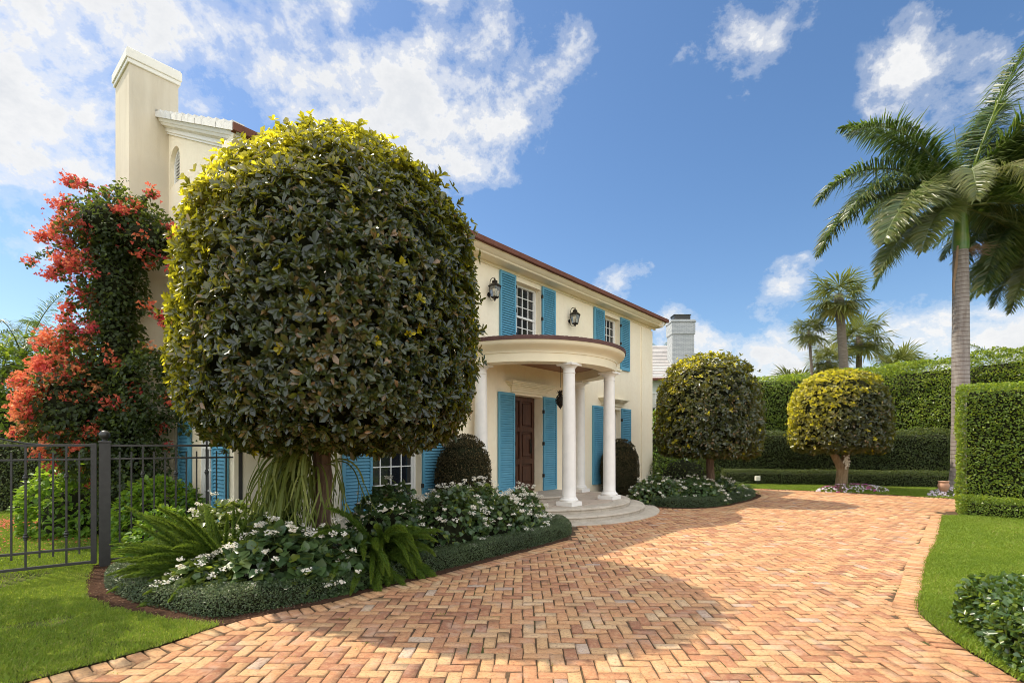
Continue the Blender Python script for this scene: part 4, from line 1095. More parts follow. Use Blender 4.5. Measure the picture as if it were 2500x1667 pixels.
# ------------------------------------------------------------------ hedges
def hedge(name, label, path, sec, n, L, Wd, leaf, group=None, cat='hedge', side=1, amp=.05, ends=True, six=False, young=.25, depth=.05, kind=None, fl=None, inset=.14, parent=None):
    """sec: (offset, z) polyline; offset is measured towards the hedge's back (side=1: to the left of the path)"""
    path = np.asarray(path, float); sec = np.asarray(sec, float)
    sg = np.diff(path, axis=0); ln = np.hypot(sg[:, 0], sg[:, 1]); cum = np.concatenate([[0], np.cumsum(ln)])
    ss = np.diff(sec, axis=0); sl = np.hypot(ss[:, 0], ss[:, 1]); scm = np.concatenate([[0], np.cumsum(sl)])
    Tn = sg / ln[:, None]; Nn = np.stack([-Tn[:, 1], Tn[:, 0]], 1) * side
    # vertex normals for smooth bends
    vn = np.vstack([Nn[:1], (Nn[1:] + Nn[:-1]) / 2, Nn[-1:]])
    ha = (sec[:, 0].max() - sec[:, 0].min()) * sec[:, 1].max()
    ne = int(n * 2 * ha / (cum[-1] * scm[-1] + 2 * ha)) if ends else 0
    nb = n - ne
    s = rng.random(nb) * cum[-1]; k = np.clip(np.searchsorted(cum, s) - 1, 0, len(ln) - 1); t = ((s - cum[k]) / ln[k])[:, None]
    u = rng.random(nb) * scm[-1]; q = np.clip(np.searchsorted(scm, u) - 1, 0, len(sl) - 1); v = ((u - scm[q]) / sl[q])
    off = sec[q, 0] + ss[q, 0] * v; z = sec[q, 1] + ss[q, 1] * v
    nn = vn[k] * (1 - t) + vn[k + 1] * t
    base = path[k] + sg[k] * t + nn * off[:, None]
    sn = np.stack([-ss[q, 1], ss[q, 0]], 1) / sl[q][:, None]     # outward in (off,z)
    P = np.stack([base[:, 0], base[:, 1], z], 1)
    O = np.stack([nn[:, 0] * sn[:, 0], nn[:, 1] * sn[:, 0], sn[:, 1]], 1)
    if ne:
        o0, o1 = sec[:, 0].min(), sec[:, 0].max(); zz = rng.random(ne) * sec[:, 1].max(); oo = rng.uniform(o0, o1, ne)
        # keep inside the rounded section
        hi = np.interp(oo, sec[np.argsort(sec[:, 0]), 0], sec[np.argsort(sec[:, 0]), 1]); zz = np.minimum(zz, np.maximum(hi, .05) * rng.uniform(.2, 1, ne)) if False else zz
        which = rng.random(ne) < .5
        b0 = np.where(which[:, None], path[0][None], path[-1][None]); nv = np.where(which[:, None], vn[0][None], vn[-1][None]); tv = np.where(which[:, None], -Tn[0][None], Tn[-1][None])
        zmax = np.zeros(ne)
        for (a, za), (b, zb) in zip(sec[:-1], sec[1:]):
            lo, h_ = min(a, b), max(a, b); m_ = (oo >= lo) & (oo <= h_)
            zmax = np.where(m_, np.maximum(zmax, za + (zb - za) * (oo - a) / ((b - a) if abs(b - a) > 1e-6 else 1e-6)), zmax)
        zz = np.minimum(zz, zmax)
        bb = b0 + nv * oo[:, None]
        P = np.vstack([P, np.stack([bb[:, 0], bb[:, 1], zz], 1)]); O = np.vstack([O, np.stack([tv[:, 0], tv[:, 1], 0 * zz], 1)])
    O = nrm(O); N_ = len(P)
    dep = rng.exponential(depth, N_) - depth * .4
    P = P + O * (lump(P, 1.1, 1.) * amp + lump(P, 4., 2.) * amp * .4 - dep)[:, None]
    P[:, 2] = np.maximum(P[:, 2], .01)
    A = nrm(unit_rand(N_) * .9 + O * .45 + UP * .12); Nl = nrm(O * .9 + UP * .55 + unit_rand(N_) * .55)
    Nl = nrm(Nl - A * np.sum(A * Nl, 1, keepdims=True))
    rnd = np.clip(.42 + .26 * rng.normal(size=N_) + .2 * lump(P, 1.6, 3.), 0, 1)
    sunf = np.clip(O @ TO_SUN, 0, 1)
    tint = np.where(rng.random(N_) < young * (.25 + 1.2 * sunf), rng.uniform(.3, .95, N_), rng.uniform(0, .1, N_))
    Ls = L * rng.uniform(.6, 1.25, N_); Ws = Wd * rng.uniform(.7, 1.2, N_)
    fo = Fol()
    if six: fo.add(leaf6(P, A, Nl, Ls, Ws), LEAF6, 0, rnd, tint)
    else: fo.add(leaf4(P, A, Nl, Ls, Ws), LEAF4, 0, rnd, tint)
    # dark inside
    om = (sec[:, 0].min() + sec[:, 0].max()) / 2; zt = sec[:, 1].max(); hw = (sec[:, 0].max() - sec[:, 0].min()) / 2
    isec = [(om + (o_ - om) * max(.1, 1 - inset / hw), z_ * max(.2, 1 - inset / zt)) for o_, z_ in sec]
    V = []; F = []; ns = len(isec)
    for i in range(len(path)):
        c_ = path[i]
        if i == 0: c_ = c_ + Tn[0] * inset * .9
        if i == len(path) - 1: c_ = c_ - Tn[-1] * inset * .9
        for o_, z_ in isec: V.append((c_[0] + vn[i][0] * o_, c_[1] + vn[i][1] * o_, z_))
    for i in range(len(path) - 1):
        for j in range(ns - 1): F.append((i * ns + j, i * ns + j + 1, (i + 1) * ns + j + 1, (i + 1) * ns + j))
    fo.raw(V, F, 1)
    b_ = (len(path) - 1) * ns
    for kk in range(1, ns - 1):
        fo.raw([V[0], V[kk], V[kk + 1]], [(0, 1, 2)], 1); fo.raw([V[b_], V[b_ + kk], V[b_ + kk + 1]], [(0, 1, 2)], 1)
    if fl: fl(fo, P, O)
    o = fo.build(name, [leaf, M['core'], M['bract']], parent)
    if parent is None: tag(o, label, cat, group, kind)
    return o
def rsec(th, h, r, lean=0.):
    pts = [(0, 0)]
    for a in np.linspace(0, PI / 2, 6): pts.append((lean + r - r * math.cos(a), h - r + r * math.sin(a)))
    for a in np.linspace(PI / 2, 0, 6): pts.append((th - lean - r + r * math.cos(a), h - r + r * math.sin(a)))
    pts.append((th, 0)); return pts
hedge('tall_hedge', 'brightly lit tall clipped hedge behind the sunny right lawn', [(10.26, 11.55), (14.2, 7.9)], rsec(1.15, 2.94, .20), 52000, .056, .036, M['hedge'], 'clipped hedges round the drive', amp=.065, six=True, young=.30)
hedge('low_hedge', 'knee high clipped hedge running along the foot of the lit tall hedge', [(9.98, 11.22), (13.7, 7.75)], rsec(.42, .43, .07), 15000, .040, .026, M['hedge'], 'clipped hedges round the drive', amp=.02, young=.12)
hedge('tall_hedge', 'very tall hedge with a rounded top behind the royal palm trunk', [(14.9, 24.2), (16.2, 21.6), (18.4, 18.0)], rsec(2.6, 5.15, 1.2, .2), 56000, .088, .060, M['hedge'], 'clipped hedges round the drive', amp=.24, young=.30, inset=.45)
hedge('tall_hedge', 'tall hedge filling the gap between the two smaller round trees', [(8.6, 22.9), (11, 22.9), (13.3, 22.3)], rsec(1.8, 4.75, .7), 30000, .092, .060, M['hedge'], 'clipped hedges round the drive', amp=.10, young=.30, inset=.24)
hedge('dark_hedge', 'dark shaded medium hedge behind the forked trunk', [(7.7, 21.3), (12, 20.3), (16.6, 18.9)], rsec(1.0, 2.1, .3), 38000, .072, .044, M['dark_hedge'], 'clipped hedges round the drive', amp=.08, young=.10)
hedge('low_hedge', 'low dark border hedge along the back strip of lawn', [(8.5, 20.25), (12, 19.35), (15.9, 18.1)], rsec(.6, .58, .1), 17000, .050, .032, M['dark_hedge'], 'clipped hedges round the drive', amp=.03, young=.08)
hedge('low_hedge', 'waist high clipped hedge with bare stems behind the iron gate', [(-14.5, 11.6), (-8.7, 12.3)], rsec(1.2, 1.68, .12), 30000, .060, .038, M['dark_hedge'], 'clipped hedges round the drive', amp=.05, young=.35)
hedge('corner_bush', 'small glossy leaved bush at the lower right corner beside the bricks', [(4.05, 4.55), (3.90, 4.2), (3.68, 3.82), (3.50, 3.45), (3.44, 2.6)], rsec(.95, .37, .12, .03), 8000, .066, .040, M['gloss'], cat='bush', side=1, amp=.05, six=True, young=.10, depth=.035, inset=.09)

# groundcover borders of the two beds
bl = smooth_path([(-4.9, 6.25), (-4.62, 5.72), (-4.25, 5.38), (-3.75, 5.05), (-3.15, 4.78), (-2.72, 4.62), (-2.35, 4.85), (-1.93, 5.20), (-1.42, 5.80), (-.95, 6.30), (-.16, 7.25), (.84, 8.50), (1.06, 9.15), (1.0, 9.9)], 4)
hedge('border_hedge', 'ankle high dark green border planting along the brick edge of the front bed', bl, rsec(.46, .20, .08), 62000, .021, .0135, M['cover'], 'clipped low borders of the flower beds', side=1, amp=.022, young=.10, depth=.02, inset=.045)
bl2 = smooth_path([(3.62, 13.1), (4.05, 12.68), (4.7, 12.68), (5.4, 13.05), (6.12, 13.78), (6.85, 14.6), (7.42, 15.4), (7.62, 16.1)], 4)
hedge('border_hedge', 'ankle high border planting round the far bed by the porch steps', bl2, rsec(.55, .22, .09), 24000, .034, .022, M['cover'], 'clipped low borders of the flower beds', side=1, amp=.02, young=.04, depth=.02, inset=.05)

# dark dome shrubs either side of the porch
def dome_shrub(loc, label, r, h):
    pr = [(r * .80, .0), (r * .95, h * .2), (r, h * .45), (r * .94, h * .68), (r * .76, h * .86), (r * .45, h * .96), (.01, h)]
    P, O = surf_rev(pr, 15000); dep = rng.exponential(.03, 15000) - .015
    P = P + O * (lump(P, 3., 1.) * .03 - dep)[:, None]
    A = nrm(O * .3 + UP * .35 + unit_rand(15000)); N = nrm(O + UP * .4 + unit_rand(15000) * .8)
    fo = Fol(); fo.add(leaf4(P, A, N, rng.uniform(.03, .055, 15000), rng.uniform(.016, .028, 15000)), LEAF4, 0, np.clip(.45 + .3 * rng.normal(size=15000), 0, 1))
    m = MB(); m.lathe([(max(.01, a - .035), z * .97) for a, z in pr], 24); fo.raw(m.v, m.f, 1)
    o = fo.build('dome_shrub', [M['shrub'], M['core']]); o.location = (loc[0], loc[1], 0)
    tag(o, label, 'shrub', 'clipped dark shrubs by the porch')
dome_shrub((-1.0, 10.40), 'dark brown-green dome clipped shrub by the window left of the front door', .56, 1.80)
dome_shrub((3.28, 15.35), 'dark dome clipped shrub half hidden behind the right porch column', .56, 1.76)

# ------------------------------------------------------------------ begonias, leafy shrubs
def mound_pts(n, r, h, up=.2):
    a = rng.random(n) * 2 * PI; c = rng.uniform(-.05, 1, n)   # cos of polar angle
    s = np.sqrt(1 - np.clip(c, 0, 1) ** 2)
    O = np.stack([s * np.cos(a), s * np.sin(a), np.clip(c, -.05, 1)], 1)
    return O * np.array([r[0], r[1], h]), nrm(O / np.array([r[0], r[1], h]))
def begonia(loc, r, h, label, nl=1500, nf=26, L=.10, tint0=.05, lit=.0, fs=1.0):
    e = empty('begonia', (loc[0], loc[1], 0), 0, label, 'plant', 'white flowering begonias')
    P, O = mound_pts(nl, r, h)
    dep = rng.uniform(0, .38, nl) ** 1.4
    P = P * (1 - dep[:, None] * .6) * (1 + .13 * lump(P, 3.2, loc[0])[:, None])
    P[:, 2] = np.maximum(P[:, 2], .04)
    A = nrm(O * .55 + unit_rand(nl) * .75 - UP * .25); N = nrm(O * .75 + UP * .8 + unit_rand(nl) * .45)
    fo = Fol(); Ls = L * rng.uniform(.5, 1.2, nl)
    rnd = np.clip(.42 + .25 * rng.normal(size=nl) + .15 * lump(P, 3, 2.), 0, 1); tint = np.where(rng.random(nl) < .08 + lit, rng.uniform(.3, .9, nl), tint0 * rng.random(nl))
    fo.add(leaf6(P, A, N, Ls, Ls * rng.uniform(.75, 1.0, nl), .10, .18, False), LEAF6, 0, rnd, tint)
    m = MB(); m.lathe([(r[0] * .62, 0), (r[0] * .62, h * .3), (r[0] * .45, h * .55), (.01, h * .68)], 14)
    V = np.array(m.v) * np.array([1, r[1] / r[0], 1]); fo.raw(V, m.f, 1)
    fo.build('foliage', [M['begonia'], M['core']], e)
    # flower trusses on thin stalks
    fo = Fol(); Pc, Oc = mound_pts(nf, (r[0] * 1.02, r[1] * 1.02), h * 1.02)
    Pc *= (1 + .13 * lump(Pc, 3.2, loc[0])[:, None]); Pc = Pc + nrm(Oc + UP * .7) * rng.uniform(.03, .13, (nf, 1)); Pc[:, 2] = np.maximum(Pc[:, 2], .14)
    m = MB()
    for i in range(nf):
        k = int(rng.integers(14, 34)); cr = rng.uniform(.030, .062) * fs
        D = unit_rand(k) * rng.uniform(.4, 1, (k, 1)) * cr * np.array([1.15, 1.15, .6])
        Q = Pc[i] + D
        p = np.repeat(Q, 4, 0); F = nrm(Oc[i] * .6 + UP * .35 + np.repeat(unit_rand(k), 4, 0) * .8)
        B1 = nrm(np.cross(F, np.array([.3, .5, .81]))); B2 = np.cross(F, B1); ph = np.tile(np.arange(4) * PI / 2, k)
        A = nrm(B1 * np.cos(ph)[:, None] + B2 * np.sin(ph)[:, None] + F * .25)
        sz = np.repeat(rng.uniform(.010, .017, k), 4) * fs * np.tile([1, .75, 1, .75], k)
        fo.add(leaf4(p, A, F, sz, sz * .95), LEAF4, 0, np.repeat(rng.random(k), 4), np.repeat((rng.random(k) < .12) * .6, 4))
        b0 = Pc[i] - nrm(Oc[i] + UP) * rng.uniform(.12, .2)
        m.tube([b0, (b0 + Pc[i]) / 2 + rng.normal(0, .01, 3), Pc[i] - np.array([0, 0, cr * .3])], .0022, 4)
    fo.raw(m.v, [f for f in m.f if len(f) == 4], 1)
    fo.build('flowers', [M['petal'], M['stalk']], e)
begonia((-2.55, 5.56), (.70, .44), .66, 'broad begonia with large dark leaves and loose white flowers just before the big trunk', 1100, 64, .135, .05, .06, 1.1)
begonia((-2.02, 5.72), (.46, .38), .60, 'loose begonia between the big trunk and the shaded foxtail fern', 700, 26, .11)
begonia((-2.95, 6.1), (.55, .40), .80, 'begonia under the staghorn fern just left of the big trunk', 1000, 30, .11, .2, .2)
begonia((-3.22, 5.24), (.36, .24), .38, 'low sunlit begonia with cream flowers spilling over the border near the mulch', 420, 30, .10, .2, .30, 1.0)
begonia((-1.75, 7.15), (.62, .55), .98, 'tall leafy begonia right behind the big tree trunk with few flowers', 1300, 49, .10)
begonia((-1.0, 7.65), (.66, .6), .98, 'begonia full of white flowers below the ground floor window', 1500, 98, .095)
begonia((-.45, 8.35), (.66, .6), .92, 'begonia full of white flowers in front of the left dark dome shrub', 1500, 114, .095)
begonia((.15, 9.05), (.55, .5), .78, 'begonia full of white flowers next to the porch steps', 1200, 98, .09)
begonia((-3.75, 6.75), (.72, .5), .82, 'sunlit yellow-green begonia between the slender iron post and the foxtail fern', 1300, 64, .10, .35, .6)
begonia((3.95, 13.65), (.75, .6), .70, 'white flowering begonia right of the porch columns, nearest the steps', 1300, 83, .10)
begonia((5.0, 13.70), (.8, .6), .66, 'white flowering begonia in front of the dark round tree trunk', 1300, 83, .10)
begonia((5.95, 14.55), (.7, .55), .58, 'white flowering begonia at the far end of the second bed', 1000, 64, .10)

def leafy(loc, r, h, label, n, L, Wd, leaf, name='leafy_shrub', cat='shrub', group=None, young=.3, jl=.38):
    P, O = mound_pts(n, r, h); dep = rng.uniform(0, jl, n) ** 1.3
    P = P * (1 - dep[:, None] * .6) * (1 + .16 * lump(P, 2.4, loc[1])[:, None]); P[:, 2] = np.maximum(P[:, 2], .03)
    A = nrm(O * .7 + unit_rand(n) * .7 - UP * .1); N = nrm(O * .6 + UP * .9 + unit_rand(n) * .45)
    fo = Fol(); Ls = L * rng.uniform(.5, 1.2, n)
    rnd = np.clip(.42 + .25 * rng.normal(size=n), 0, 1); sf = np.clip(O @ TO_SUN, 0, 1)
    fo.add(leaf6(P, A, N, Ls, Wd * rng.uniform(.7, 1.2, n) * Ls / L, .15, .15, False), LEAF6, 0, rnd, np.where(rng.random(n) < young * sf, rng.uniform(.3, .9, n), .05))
    m = MB(); m.lathe([(r[0] * .6, 0), (r[0] * .62, h * .3), (r[0] * .45, h * .58), (.01, h * .7)], 14); fo.raw(np.array(m.v) * np.array([1, r[1] / r[0], 1]), m.f, 1)
    o = fo.build(name, [leaf, M['core']]); o.location = (loc[0], loc[1], 0); tag(o, label, cat, group); return o
leafy((-7.7, 9.0), (.95, .7), 1.22, 'light green leafy shrub on the lawn behind the gate under the orange flowers', 2300, .13, .085, M['bright'])
leafy((-5.65, 8.15), (.80, .6), 1.02, 'light green leafy shrub behind the fixed fence panel', 1900, .12, .08, M['bright'])
leafy((-4.75, 7.0), (.50, .40), .72, 'low bright leafy plant at the foot of the fence panel', 900, .11, .075, M['bright'])
leafy((6.75, 22.6), (1.5, 1.3), 3.3, 'bushy light green shrub seen past the far house corner', 4200, .14, .08, M['bright'])
leafy((6.2, 18.2), (1.3, 1.0), 1.5, 'loose dappled shrub under the dark round tree beside the house corner', 3000, .10, .05, M['vine'])
leafy((-12.7, 13.7), (2.3, 1.3), 4.5, 'dense green bush at the left edge behind the garden hedge', 7000, .17, .09, M['hedge'])

# ------------------------------------------------------------------ foxtail ferns
def plume(fo, mb, p0, d0, L, r, droop):
    n = 16; P = [np.array(p0, float)]; d = np.array(d0, float); pts = []
    for i in range(n):
        P.append(P[-1] + d * L / n); d = nrm(d - UP * droop / n * (1.0 + i / n) + rng.normal(0, .02, 3))
    P = np.array(P); T = nrm(np.gradient(P, axis=0))
    mb.tube(P, r * .30 * np.interp(np.linspace(0, 1, len(P)), [0, .1, .7, .95, 1], [.3, 1, 1, .4, .05]), 6, 0)
    k = int(1900 * L); s = rng.random(k) * n; i = np.minimum(s.astype(int), n - 1); f = (s - i)[:, None]
    B = P[i] * (1 - f) + P[i + 1] * f; t = T[i]
    Q = nrm(np.cross(t, unit_rand(k)))
    u = s / n; rr = r * np.clip(np.minimum(1.0, u / .08 + .35) * np.where(u > .7, 1 - ((u - .7) / .3) ** 1.8 * .85, 1), .1, 1)
    A = nrm(Q + t * .95); Nn = nrm(np.cross(A, unit_rand(k)))
    fo.add(leaf4(B, A, Nn, rr * rng.uniform(.8, 1.3, k), np.full(k, .0062)), LEAF4, 0, np.clip(.35 + .35 * u + .2 * rng.normal(size=k), 0, 1), np.clip((u - .75) * 1.6, 0, .5))
def foxtail(loc, label, specs):
    fo = Fol(); mb = MB()
    for p0, d0, L, r, dr_ in specs: plume(fo, mb, p0, d0, L, r, dr_)
    fo.raw(mb.v, [f for f in mb.f if len(f) == 4], 0)
    o = fo.build('foxtail_fern', [M['fox'], M['stalk']]); o.location = loc
    tag(o, label, 'fern', 'foxtail ferns in the front bed')
sp = []
for i in range(112):
    a = rng.normal(PI * 1.04, .72); el = abs(rng.normal(.30, .36)) + .05
    sp.append((rng.normal(0, .09, 3) * [1, 1, 0] + [0, 0, .12], nrm(np.array([math.cos(a) * math.cos(el), math.sin(a) * math.cos(el) * .8, math.sin(el)])), rng.uniform(.75, 1.18), rng.uniform(.044, .060), rng.uniform(.2, .7)))
for i in range(9):
    a = rng.uniform(0, 6.28); sp.append((rng.normal(0, .2, 3) * [1, 1, 0] + [0, .1, .1], nrm(np.array([math.cos(a) * .25, math.sin(a) * .25, 1])), rng.uniform(.6, .85), .036, .15))
foxtail((-3.25, 5.75, 0), 'large sunlit foxtail fern whose plumes reach left over the mulch', sp)
sp = []
for i in range(84):
    a = rng.normal(-.70, .9); el = rng.uniform(.0, 1.15)
    sp.append((rng.normal(0, .08, 3) * [1, 1, 0] + [0, 0, .15], nrm(np.array([math.cos(a) * math.cos(el), math.sin(a) * math.cos(el), math.sin(el)])), rng.uniform(.58, 1.0), rng.uniform(.044, .060), rng.uniform(.9, 1.8)))
foxtail((-1.72, 6.18, 0.05), 'shaded foxtail fern drooping towards the bricks in front of the white begonias', sp)
# dark fern under the far round tree
def fern(loc, label, n, L):
    fo = Fol()
    for i in range(n):
        a = rng.uniform(0, 6.28); el = rng.uniform(.5, 1.2); d = nrm(np.array([math.cos(a) * math.cos(el), math.sin(a) * math.cos(el), math.sin(el)])); p = np.array([0, 0, .05])
        P = [p]
        for j in range(10): P.append(P[-1] + d * L * rng.uniform(.9, 1.1) / 10); d = nrm(d - UP * .16)
        P = np.array(P); T = nrm(np.gradient(P, axis=0)); S = nrm(np.cross(T, UP + rng.normal(0, .1, 3)))
        for sgn in (-1, 1):
            idx = np.repeat(np.arange(1, 11), 3); B = P[idx] - T[idx] * rng.random((30, 1)) * L / 10
            A = nrm(S[idx] * sgn + T[idx] * .5); Nn = nrm(np.cross(T[idx], S[idx]) + rng.normal(0, .2, (30, 3))); w_ = .16 * L * np.sin(np.clip(idx / 10.5, 0, 1) * PI * .9 + .2)
            fo.add(leaf4(B, A, Nn, np.maximum(w_, .02), np.full(30, .022)), LEAF4)
    o = fo.build('fern', M['hedge']); o.location = loc; tag(o, label, 'fern')
fern((6.75, 15.5, 0), 'dark green fern at the foot of the far round tree', 34, .75)
fern((5.9, 15.1, 0), 'arching fern close to the far round tree trunk', 26, .65)
fern((7.35, 15.75, .0), 'small fern at the tip of the far bed', 16, .5)

# ------------------------------------------------------------------ staghorn fern on the big trunk
fo = Fol()
def strap(p, d, L, w0, droop, depth=0):
    n = 9; P = [np.array(p, float)]; Ds = [d]
    for i in range(n):
        P.append(P[-1] + d * L / n); d = nrm(d - UP * droop / n * (1 + i * .15) + rng.normal(0, .025, 3)); Ds.append(d)
    P = np.array(P); T = nrm(np.array(Ds)); S = nrm(np.cross(T, nrm(np.array([d[1], -d[0], .2]) + rng.normal(0, .3, 3))))
    wv = w0 * (np.array([.6, .85, 1, 1, 1, 1, .95, .85, .7, .2]) if depth else np.array([.5, .7, .85, 1, 1, 1, 1, 1, 1, 1.0]))
    V = np.stack([np.stack([P[i] - S[i] * wv[i], P[i] + S[i] * wv[i], P[i + 1] + S[i + 1] * wv[i + 1], P[i + 1] - S[i + 1] * wv[i + 1]]) for i in range(n)])
    r_ = rng.random(); fo.add(V, LEAF4, 0, np.full(n, r_), np.full(n, .15 * rng.random()))
    if depth < 2 and rng.random() < (.95 if depth == 0 else .6):
        for s_ in (-1, 1): strap(P[-1], nrm(T[-1] + S[-1] * .35 * s_), L * rng.uniform(.35, .6), w0 * .72, droop * .25, depth + 1)
for i in range(210):
    a = rng.normal(PI * 1.08, 1.0); el = rng.uniform(-.1, .95)
    strap((-2.52 + .10 * math.cos(a), 6.40 + .10 * math.sin(a), rng.uniform(1.1, 1.55)), nrm(np.array([math.cos(a) * math.cos(el), math.sin(a) * math.cos(el), math.sin(el)])), rng.uniform(.40, .80), rng.uniform(.010, .017), rng.uniform(1.9, 3.3))
o = fo.build('staghorn_fern', M['stag']); tag(o, 'staghorn fern with long hanging forked fronds mounted on the big tree trunk', 'fern')

# ------------------------------------------------------------------ bougainvillea on the chimney corner
bg = empty('bougainvillea', (-6.85, 8.75, 0), 0, 'tall bougainvillea with orange-red flowers climbing the chimney corner behind the gate', 'climbing plant')
ell = [(.05, .0, 1.2, .46, .45, 1.4, 1.2), (-.02, 0, 3.0, .42, .42, 1.3, 1.2), (-.05, 0, 4.4, .48, .45, 1.0, 1.2), (.0, -.05, 5.35, .82, .55, .58, 1.2), (.55, -.1, 5.1, .62, .4, .45, .8), (-.62, -.15, 2.25, .74, .6, .82, 1.2),
       (-.55, -.1, 3.25, .45, .4, .5, .7), (.62, -.15, 2.5, .55, .45, .8, .9), (.45, -.15, 1.4, .45, .4, .9, .8), (-.58, 0, 4.5, .34, .3, .62, .5), (-.35, -.2, 1.5, .6, .5, .5, .9)]
LP, LO = [], []
for cx_, cy0, cz_, rx, ry, rz_, dn in ell:
    n = int(5200 * dn * (rx * rz_ + ry * rz_ + rx * ry) / 2.6); D = unit_rand(n); rad = 1 - rng.uniform(0, .55, n) ** 1.6
    p = D * rad[:, None] * np.array([rx, ry, rz_]) * (1 + .22 * lump(D * 2.2, 1.6, cz_)[:, None]) + np.array([cx_, cy0, cz_]); LP.append(p); LO.append(nrm(D / np.array([rx, ry, rz_])))
# free sprays
def spray(p0, d0, L, droop):
    P = [np.array(p0, float)]; d = nrm(np.array(d0, float))
    for i in range(14): P.append(P[-1] + d * L / 14); d = nrm(d - UP * droop / 14 + rng.normal(0, .05, 3))
    return np.array(P)
sprays = [spray(p, d, L, dr_) for p, d, L, dr_ in (((-.65, 0, 5.4), (-1, 0, .55), .75, 1.6), ((-.3, 0, 5.8), (-.6, 0, .8), .75, 1.2), ((-.6, 0, 4.7), (-1, -.1, .35), .6, 1.8), ((-.55, 0, 4.1), (-1, 0, .05), .6, 1.6), ((-.5, 0, 3.5), (-1, 0, -.1), 1.1, .7),
    ((.7, -.1, 5.3), (1, -.2, .35), .65, 2.2), ((.8, -.1, 4.9), (1, -.1, .1), .55, 2.4), ((.5, -.1, 3.9), (1, -.1, .1), .7, 1.9), ((.5, -.1, 3.2), (1, -.1, .2), .9, 2.4), ((.7, -.1, 2.9), (1, -.1, .35), .95, 1.6), ((.7, -.1, 2.1), (1, -.1, .1), .85, 1.5), ((.6, -.1, 1.6), (1, -.1, .1), .6, 1.0),
    ((-.9, 0, 5.0), (-.8, -.2, -.2), .7, 1.0), ((.0, 0, 5.8), (.2, 0, 1), .4, 1.5), ((.4, -.1, 5.6), (.6, -.1, .7), .5, 1.5))]
br_ = MB()
for s_ in sprays:
    n = 60; i = rng.integers(0, 14, n); f = rng.random((n, 1)); LP.append(s_[i] * (1 - f) + s_[i + 1] * f + rng.normal(0, .035, (n, 3))); LO.append(unit_rand(n)); br_.tube(s_, np.linspace(.010, .003, len(s_)), 5)
LP = np.vstack(LP); LO = np.vstack(LO); ok = LP[:, 2] > .05; LP, LO = LP[ok], LO[ok]; n = len(LP)
fo = Fol(); A = nrm(LO * .5 + unit_rand(n) * .8 - UP * .25); N = nrm(LO * .7 + UP * .6 + unit_rand(n) * .5); Ls = .075 * rng.uniform(.6, 1.2, n)
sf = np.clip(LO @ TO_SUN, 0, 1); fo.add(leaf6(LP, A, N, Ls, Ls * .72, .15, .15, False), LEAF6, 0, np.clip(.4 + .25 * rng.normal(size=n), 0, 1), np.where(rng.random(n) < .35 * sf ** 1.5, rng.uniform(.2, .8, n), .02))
m = MB()
for cx_, cy0, cz_, rx, ry, rz_, dn in ell[:6]: m.lathe([(.55 * math.sin(t) * rx + .005, -math.cos(t) * rz_ * .6) for t in np.linspace(0.05, PI - .05, 9)], 12, (cx_, cy0, cz_))
fo.raw(m.v, m.f, 1)
fo.build('foliage', [M['vine'], M['core']], bg)
branch_tube(br_, [(.2, .1, 0), (.15, .05, 1.5), (.1, .1, 3.2), (0, .1, 5.)], .07, .03)
br_.build('stem', M['bark'], bg)
# flowers gather on the sunny, left and upper side
w = np.clip((-LP[:, 0] * 1.0 + .05), 0, 2) ** 1.3 * (LP[:, 2] > .9) * np.clip(LO[:, 0] * -.6 + LO[:, 2] * .4 - LO[:, 1] * .5 + .4, .05, 2) * (1 + 1.2 * (lump(LP, 1.7, 9.) > .0)) + .16 * (LP[:, 2] > 1.2) * (LO[:, 1] < .2) * (lump(LP, 2.6, 4.) > .1) + .25 * ((LP[:, 2] > 4.9) & (LP[:, 0] > .3)) * (LO[:, 1] < .2)
w = w / w.sum(); ci = rng.choice(n, 270, p=w)
cent = LP[ci] + LO[ci] * .06
for s_ in sprays[:8]: cent = np.vstack([cent, s_[-3:], s_[7:10]])
fo = Fol()
for c_ in cent:
    k = int(rng.integers(14, 40)); Q = c_ + rng.normal(0, 1, (k, 3)) * np.array([.062, .062, .052])
    p = np.repeat(Q, 3, 0); F = nrm(np.repeat(unit_rand(k), 3, 0) + UP * .2); B1 = nrm(np.cross(F, np.array([.3, .5, .81]))); B2 = np.cross(F, B1); ph = np.tile(np.arange(3) * 2.094, k)
    A = nrm(B1 * np.cos(ph)[:, None] + B2 * np.sin(ph)[:, None] + F * .7); sz = np.repeat(rng.uniform(.032, .050, k), 3)
    hue = np.clip(rng.normal(.58 - .26 * (c_[2] > 3.4), .24) + rng.normal(0, .16, k), 0, 1); fo.add(leaf4(p, A, F, sz, sz * .85), LEAF4, 0, np.repeat(hue, 3), np.repeat((rng.random(k) < .12) * rng.random(k), 3))
fo.build('flowers', M['bract'], bg)
# fallen petals on the lawn
fo = Fol(); n = 3200; P = np.vstack([np.stack([rng.normal(-9.2, .75, n), rng.normal(10.2, .45, n)], 1), np.stack([rng.normal(-7.4, 1.1, 500), rng.normal(8.6, .9, 500)], 1)]); P = np.column_stack([P, np.full(len(P), .052)]); P = P[pip(P, lawn_l)]; n = len(P)
A = nrm(np.column_stack([rng.normal(size=(n, 2)), rng.normal(size=n) * .2])); fo.add(leaf4(P, A, nrm(UP + unit_rand(n) * .4), rng.uniform(.02, .04, n), rng.uniform(.02, .03, n)), LEAF4, 0, rng.uniform(0, .5, n), rng.uniform(0, .3, n))
o = fo.build('petals', M['bract']); tag(o, kind='stuff')

